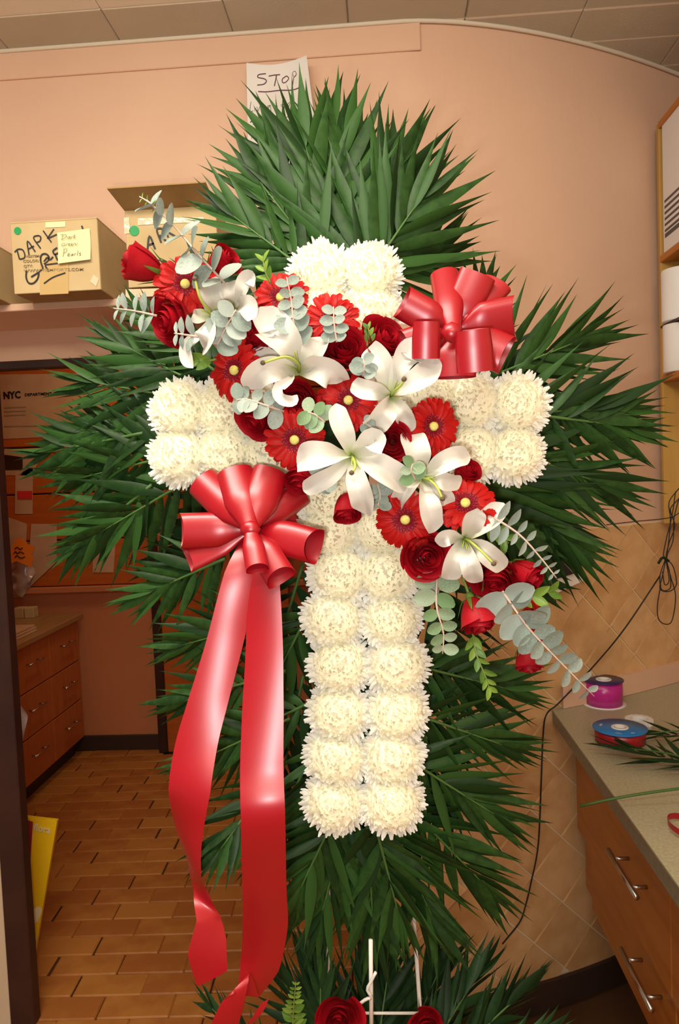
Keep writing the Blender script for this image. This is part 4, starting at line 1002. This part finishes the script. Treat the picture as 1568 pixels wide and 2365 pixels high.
lily('lowest white lily on the lower right above the dark red rose', (1072, 1245), .97, [
  ([(1088, 1215), (1098, 1190), (1102, 1174)], 52, [-.035, -.05, -.055]), ([(1110, 1215), (1140, 1190), (1164, 1162)], 58, [.0, .01, .015]),
  ([(1045, 1240), (1028, 1243), (1012, 1258)], 40, [-.03, -.035, -.02]), ([(1055, 1280), (1045, 1310), (1032, 1338)], 56, [-.03, -.03, -.01]),
  ([(1082, 1290), (1092, 1320), (1098, 1346)], 50, [-.035, -.035, -.015]), ([(1110, 1265), (1140, 1290), (1166, 1312)], 54, [-.03, -.03, -.01])],
  [(1085, 1250, -.03), (1110, 1272, -.05), (1140, 1302, -.055)], [(1078, 1268, -.035), (1084, 1270, -.035), (1068, 1262, -.035)])
lily('white lily at the upper left with a long pistil over the gerbera', (494, 728), .985, [
  ([(490, 695), (484, 668), (474, 648)], 62, [-.02, -.02, .0]), ([(470, 728), (455, 730), (446, 724)], 36, [.0, .0, .01]),
  ([(484, 762), (476, 790), (470, 805)], 56, [-.04, -.04, -.02]), ([(460, 775), (432, 802), (434, 832), (446, 850)], 34, [-.02, -.03, -.03, -.03]),
  ([(520, 700), (535, 680), (545, 665)], 40, [.0, .0, .01])],
  [(482, 716, -.03), (462, 690, -.05), (450, 644, -.055)], [(466, 718, -.03), (462, 714, -.035)])
lily('half-turned white lily right of the upper left one, with a curled yellow tip', (540, 715), .985, [
  ([(536, 690), (530, 670), (528, 652)], 50, [-.015, -.02, -.01]), ([(556, 678), (566, 650), (578, 642), (586, 662)], 40, [-.03, -.035, -.04, -.045]),
  ([(566, 705), (578, 715), (572, 742)], 52, [-.04, -.05, -.05])])

# ------------------------------------------------------------------ eucalyptus and small greenery
def eleaf(seed, wd, pt=0):
    rnd = random.Random(seed)
    return strip([Vector((0, 0, 0)), Vector((0, .5, .04)), Vector((rnd.uniform(-.05, .05), 1, rnd.uniform(-.1, .08)))], (lambda t: wd * (math.sin(PI * min(.985, t * .96 + .03)) ** (.55 + pt)) + .02), nrm=(0, 0, 1), cup=rnd.uniform(.06, .14), nw=4, ns=7, ridge=.02)
EL = {m: [mesh('leaf', *eleaf(s, .78, 0), MT[m]) for s in range(4)] for m in ('euc', 'euc_green')}
EN = {m: [mesh('leaf', *eleaf(s + 9, .44, .3), MT[m]) for s in range(4)] for m in ('euc', 'euc_green', 'green_leaf')}
def sprig(label, pts, n, s0, s1, m='euc', narrow=False, spread=80, tilt=.7, sides=2, name='eucalyptus_sprig', group='eucalyptus sprigs of the spray', stem='euc_stem', cat_='foliage', rnd_roll=.5):
    P = cat([at(*p) for p in pts], 40)
    t = thing(name, label, cat_, P[0], group)
    obj('stem', tube(P[::4], [.0018, .0013, .0008], 6), MT[stem], t)
    ms = (EN if narrow else EL)[m]
    for i in range(n):
        u = (i + .4) / n; p = interp(P, u); d = (interp(P, min(1, u + .04)) - interp(P, max(0, u - .04))).normalized()
        Nf = Vector((0, -1, 0)); S = d.cross(Nf).normalized(); s_ = px2m(s0 + (s1 - s0) * u, p.y)
        roll = R(-rnd_roll, rnd_roll)
        for k in range(sides):
            sg = 1 if (k + (i if sides == 1 else 0)) % 2 else -1
            a = math.radians(spread + R(-14, 14))
            side = S * math.cos(roll) + Nf * math.sin(roll)
            dr = d * math.cos(a) + side * sg * math.sin(a) + Nf * R(-.15, .3)
            nn = Nf * (1 - tilt * .5) + d * tilt * R(.2, 1) + S * R(-.4, .4) * tilt
            L = s_ * R(.85, 1.15)
            inst('leaf', random.choice(ms), t, Matrix.Translation(p - P[0]) @ basis(dr, nn) @ Matrix.Diagonal((L, L, L, 1)))
    return t
Ye = .965
sprig('long grey eucalyptus sprig rising up left in front of the open carton', [(520, 655, Ye), (460, 590, Ye - .02), (400, 520, Ye - .01), (340, 462, Ye)], 8, 66, 40, tilt=.95, rnd_roll=1.0)
sprig('tiny budding eucalyptus tip in front of the carton flap', [(362, 486, Ye), (345, 468, Ye), (322, 454, Ye)], 4, 14, 14, 'green_leaf', True, stem='euc_stem')
sprig('thin eucalyptus sprig with narrow leaves pointing left at the far left', [(362, 729, Ye), (310, 718, Ye), (262, 712, Ye)], 5, 46, 30, narrow=True, tilt=.6, rnd_roll=.2)
sprig('short thin eucalyptus sprig across the lower left rose', [(458, 778, .95), (420, 772, .95), (402, 770, .95)], 3, 46, 26, narrow=True, tilt=.6, rnd_roll=.2)
sprig('cluster of round grey eucalyptus leaves between the upper left lilies', [(500, 800, Ye), (520, 760, .95), (545, 715, .94)], 4, 50, 44, tilt=.25)
sprig('upright round-leaved eucalyptus left of the top arm', [(690, 800, Ye), (678, 740, .955), (672, 690, .955), (662, 640, .955)], 6, 48, 26, tilt=.3)
sprig('small eucalyptus sprig lying across the gerbera of the top arm', [(778, 790, .96), (772, 750, .955), (770, 708, .955)], 4, 34, 26, tilt=.25)
sprig('small round eucalyptus cluster between rose and lily in the upper middle', [(838, 868, .95), (842, 848, .94), (838, 824, .94)], 3, 36, 32, tilt=.2)
sprig('wide cluster of round eucalyptus leaves over the left arm', [(655, 950, .955), (610, 935, .945), (570, 922, .945), (540, 925, .95)], 5, 46, 34, tilt=.25)
sprig('greenish eucalyptus cluster left of the tall lily petal', [(750, 975, .955), (728, 958, .95), (705, 950, .95)], 3, 42, 36, 'euc_green', tilt=.2)
sprig('small eucalyptus sprig above the central round rose', [(875, 1010, .96), (855, 985, .95), (838, 975, .95)], 3, 28, 22, tilt=.4)
sprig('round eucalyptus cluster below the central rose on the lily', [(960, 1110, .945), (950, 1085, .935), (955, 1068, .935)], 3, 34, 30, 'euc_green', tilt=.2)
sprig('grey eucalyptus cluster right of the downward lily petal', [(872, 1170, .955), (878, 1145, .945), (872, 1118, .945)], 4, 32, 28, tilt=.3)
sprig('eucalyptus leaves between the dark gerbera and the central lily', [(720, 1105, .985), (745, 1095, .98), (770, 1090, .98)], 2, 50, 46, tilt=.5)
sprig('thin eucalyptus sprig running down right beside the far right rose', [(1140, 1195, .97), (1200, 1235, .965), (1250, 1290, .965), (1285, 1335, .965)], 8, 50, 16, narrow=True, tilt=.5, rnd_roll=.3)
sprig('long grey eucalyptus sprig running down right to the magenta spool', [(1160, 1365, .96), (1220, 1450, .95), (1290, 1525, .95), (1372, 1608, .96)], 11, 76, 26, narrow=False, tilt=.6, rnd_roll=.5)
sprig('hanging green eucalyptus sprig right of the shaft, below the full rose', [(1010, 1320, .99), (1008, 1400, .98), (1024, 1460, .98), (1022, 1510, .98)], 6, 52, 30, 'euc_green', tilt=.3)
sprig('grey eucalyptus leaves peeking out beneath the full rose', [(960, 1340, 1.0), (1000, 1330, .995), (1030, 1320, .995)], 2, 54, 50, tilt=.2)
GG = dict(m='green_leaf', narrow=True, name='boxwood_sprig', group='small green sprigs of the spray', stem='stem')
sprig('small green sprig left of the top arm against the palms', [(625, 655, 1.0), (612, 625, .995), (606, 590, .995)], 3, 34, 26, spread=40, **GG)
sprig('tiny green sprig between the top arm and the rose', [(848, 800, .98), (852, 775, .975), (850, 752, .975)], 3, 26, 22, spread=30, **GG)
sprig('hanging light green sprig below the bare-stemmed rosebud', [(1092, 1460, 1.0), (1100, 1510, .99), (1120, 1560, .985), (1132, 1595, .985)], 6, 34, 30, spread=35, **GG)
sprig('green leaf pair beside the lowest lily', [(1120, 1210, .985), (1145, 1225, .98), (1175, 1255, .98)], 3, 44, 34, spread=40, **GG)
sprig('dark green leaves below the left gerbera', [(500, 830, .99), (470, 835, .985), (450, 830, .985)], 2, 44, 36, spread=25, **GG)
sprig('green rose leaves beside the far right rosebud stem', [(1180, 1370, 1.0), (1230, 1375, .99), (1290, 1360, .99)], 3, 50, 40, spread=35, **GG)

# ------------------------------------------------------------------ bows
def loop(parent, start, tip, Ys, Yt, wpx, thick=.7, rs=.25, cut=0, roll=0, v1=.5, bulge=0):
    """one satin loop: a band of ribbon rolled round an axis that points out from the knot"""
    c = at(start[0], start[1], Ys); T = at(tip[0], tip[1], Yt); d = T - c; L = d.length; d.normalize()
    view = (c - Vector((0, 0, H))).normalized()
    S = d.cross(view).normalized(); N_ = S.cross(d).normalized()
    if N_.y > 0: N_ = -N_
    q = Quaternion(d, math.radians(roll)); S = q @ S; N_ = q @ N_
    r = px2m(wpx, Yt) / 2; V = []; F = []; na, nl = 28, 9
    for i in range(nl + 1):
        t = i / nl; e = min(1, t / v1); rr = r * (rs + (1 - rs) * (e * e * (3 - 2 * e)))
        for j in range(na):
            a = 2 * PI * j / na; x = math.cos(a); y = math.sin(a)
            # the band is pinched to an almond section where it folds over
            sec = S * (x * rr) + N_ * (abs(y) ** .85 * (1 if y > 0 else -1) * rr * thick)
            V.append(c + d * (L * t * (1 - cut * max(0, y) * t)) + sec + N_ * (bulge * r * math.sin(PI * t)))
    for i in range(nl):
        for j in range(na): F.append([i * na + j, i * na + (j + 1) % na, (i + 1) * na + (j + 1) % na, (i + 1) * na + j])
    return obj('ribbon_loop', (V, F), MT['ribbon'], parent)
Y1 = 1.0
c1_ = at(578, 1220, Y1)
bw1 = thing('ribbon_bow', 'left red satin bow below the left arm with two long tails', 'bow', c1_, 'red satin bows')
k1 = (578, 1222)
for a in [(k1, (470, 1116), .965, 1.02, 80, .75, .3), (k1, (543, 1094), .955, 1.01, 86, .7, .4), (k1, (624, 1093), .96, 1.01, 84, .7, .4), (k1, (694, 1140), .985, 1.03, 62, .8, .3),
          (k1, (736, 1264), .99, .965, 84, .6, .15, .15), (k1, (414, 1226), .985, .985, 84, .55, .2, .1), (k1, (430, 1296), .99, .985, 62, .35, .3, .1, 20),
          (k1, (595, 1318), .955, .925, 54, .6, .55, .1), (k1, (652, 1340), .975, .945, 74, .55, .25, .15), (k1, (500, 1190), 1.0, 1.04, 90, .6, .3), (k1, (670, 1200), 1.0, 1.04, 90, .6, .3)]: loop(bw1, *a)
kn = lathe([(0, -1), (.7, -.7), (1, 0), (.7, .7), (0, 1)], 12)
obj('knot', ([Vector((v[0] * .014, v[1] * .010, v[2] * .012)) + at(578, 1222, .955) for v in kn[0]], kn[1]), MT['ribbon'], bw1)
def tail(par, pts, lean=0.0):
    P = [at(x, y, Y) for x, y, Y, *_ in pts]; W = [px2m(p[3], p[2]) for p in pts]
    sides = [Vector((math.cos(math.radians(p[4])), math.sin(math.radians(p[4])), p[5] if len(p) > 5 else 0)) for p in pts]
    n = len(pts); ns = (n - 1) * 7
    return obj('ribbon_tail', strip(P, [w for w in W], side=sides, nw=8, ns=ns, cup=.05), MT['ribbon'], par)
tail(bw1, [(588, 1240, 1.0, 60, 10), (560, 1320, .972, 84, 14, .0), (520, 1480, .955, 90, 12, .0), (480, 1620, .935, 98, 8, .0), (452, 1720, .918, 104, 0, .0), (434, 1830, .898, 112, -14, .0), (432, 1930, .905, 94, -34, -.1), (446, 2010, .91, 74, -50, -.2), (468, 2075, .915, 60, -20, -.45), (484, 2125, .905, 66, 36, -.35), (480, 2190, .895, 96, 28, .10), (490, 2262, .893, 78, 16, .35)])
tail(bw1, [(592, 1240, 1.0, 60, -8), (604, 1330, .972, 82, -8, 0), (609, 1480, .955, 90, -8, 0), (606, 1640, .932, 100, -2, .0), (604, 1780, .908, 104, 3, .0), (607, 1890, .888, 106, 5, .0), (610, 2050, .912, 106, 5, .0), (612, 2140, .93, 110, 8, -.12), (600, 2230, .94, 100, 10, -.5), (575, 2300, .94, 70, 40, -.7)])
tail(bw1, [(575, 2300, .89, 66, 60, -.6), (556, 2270, .88, 60, 60, .3), (545, 2290, .87, 70, 30, .35), (528, 2340, .865, 84, 20, .35), (505, 2420, .865, 90, 15, .35)])
tail(bw1, [(520, 2420, .885, 60, 20, .5), (560, 2380, .88, 55, 20, .5), (592, 2345, .88, 50, 0, .8), (612, 2312, .88, 30, -10, .8)])
Y2 = 1.01
c2_ = at(1048, 775, Y2)
bw2 = thing('ribbon_bow', 'right red satin bow above the right arm of the cross', 'bow', c2_, 'red satin bows')
k2 = (1048, 765)
for a in [(k2, (1026, 636), .965, 1.03, 64, .7, .5), (k2, (1103, 634), 1.0, 1.0, 84, .5, .3, 0, 0), (k2, (1148, 655), .99, 1.02, 74, .5, .25, 0, -25), (k2, (1192, 735), .985, .99, 104, .45, .15, .1, 15), (k2, (1172, 822), .985, .98, 92, .45, .15, .1, -15),
          (k2, (926, 696), .985, .985, 76, .6, .2, .1), (k2, (930, 800), .985, .985, 74, .5, .2, .1), ((985, 742), (983, 828), .928, .936, 64, .6, .92), ((1092, 762), (1098, 858), .92, .929, 84, .6, .92),
          (k2, (1050, 872), .99, .985, 96, .4, .2), (k2, (1010, 850), 1.0, .99, 80, .5, .25), (k2, (1110, 720), 1.0, 1.02, 90, .5, .3)]: loop(bw2, *a)
obj('knot', ([Vector((v[0] * .014, v[1] * .010, v[2] * .014)) + at(1044, 768, .965) for v in kn[0]], kn[1]), MT['ribbon'], bw2)

# ------------------------------------------------------------------ lower arrangement at the foot of the easel, and cuttings
GL = 'palm fronds of the lower arrangement'
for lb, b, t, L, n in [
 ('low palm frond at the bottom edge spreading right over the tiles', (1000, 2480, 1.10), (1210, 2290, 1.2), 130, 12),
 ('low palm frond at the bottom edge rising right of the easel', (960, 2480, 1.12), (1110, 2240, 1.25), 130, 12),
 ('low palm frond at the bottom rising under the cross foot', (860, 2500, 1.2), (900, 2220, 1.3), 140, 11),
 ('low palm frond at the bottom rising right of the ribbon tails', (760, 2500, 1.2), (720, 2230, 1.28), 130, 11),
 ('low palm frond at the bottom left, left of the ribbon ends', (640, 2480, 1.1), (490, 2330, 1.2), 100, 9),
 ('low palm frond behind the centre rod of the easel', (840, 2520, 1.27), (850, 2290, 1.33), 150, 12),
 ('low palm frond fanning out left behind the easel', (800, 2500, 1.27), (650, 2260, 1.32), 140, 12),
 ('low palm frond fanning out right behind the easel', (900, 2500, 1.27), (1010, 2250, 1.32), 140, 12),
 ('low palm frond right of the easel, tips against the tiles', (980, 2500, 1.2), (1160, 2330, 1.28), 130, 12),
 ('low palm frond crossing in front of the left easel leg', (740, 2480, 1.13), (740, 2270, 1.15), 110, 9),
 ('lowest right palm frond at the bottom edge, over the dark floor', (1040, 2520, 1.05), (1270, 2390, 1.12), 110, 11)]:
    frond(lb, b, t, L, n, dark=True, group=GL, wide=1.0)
sprig('dark green fern tip beside the ribbon end at the bottom edge', [(675, 2400, 1.1), (678, 2330, 1.1), (683, 2268, 1.1)], 12, 46, 10, 'green_leaf', True, spread=62, name='fern_tip', group=None, stem='stem', tilt=.2, rnd_roll=.1)
rose('red rose at the bottom edge left of the easel rod', 785, 2352, 52, 1.08, 0, .25)
rose('red rose cut off at the bottom edge right of the easel rod', 985, 2372, 40, 1.12, .1, .3)
# loose palm cuttings lying on the worktop
def flat_frond(label, b, t, L, n):
    B = atz(*b, CZ + .03); T = atz(*t, CZ + .025)
    th = thing('palm_frond', label, 'palm frond', B, 'palm cuttings on the worktop'); ax = (T - B)
    obj('rachis', tube([B, B.lerp(T, .5) + Vector((0, 0, .01)), T], [.003, .002, .001], 6, seg=6), MT['rachis'], th)
    S = ax.normalized().cross(Vector((0, 0, 1))); d = ax.normalized()
    for i in range(n):
        for s in (1, -1):
            u = (i + .5) / n; p = B.lerp(T, u); a = math.radians(50 - 30 * u + R(-10, 10))
            dr = d * math.cos(a) + S * s * math.sin(a) + Vector((0, 0, R(-.05, .22)))
            ln = px2m(L, 1.6) * R(.7, 1.05)
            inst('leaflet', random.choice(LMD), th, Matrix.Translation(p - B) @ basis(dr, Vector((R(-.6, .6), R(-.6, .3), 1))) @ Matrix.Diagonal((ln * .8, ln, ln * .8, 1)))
flat_frond('loose palm cutting lying on the worktop in front of the red spool', (1660, 1775), (1440, 1728), 150, 12)
flat_frond('loose palm cutting lying on the worktop at the right edge behind the red spool', (1660, 1700), (1490, 1695), 110, 10)
a, b_ = atz(1340, 1858, CZ - .05), atz(1560, 1822, CZ + .006); a = Vector((CFX - .03, b_.y + (a.y - b_.y) * .9, CZ + .008))
o = obj('green_stalk', tube([at(1338, 1862, 1.52), at(1430, 1842, 1.50), at(1540, 1825, 1.50), at(1600, 1818, 1.5)], .0028, 6, seg=8), MT['rachis'], None, loc=at(1430, 1842, 1.5))
tag(o, 'single thin green stalk lying across the edge of the right worktop', 'stalk')
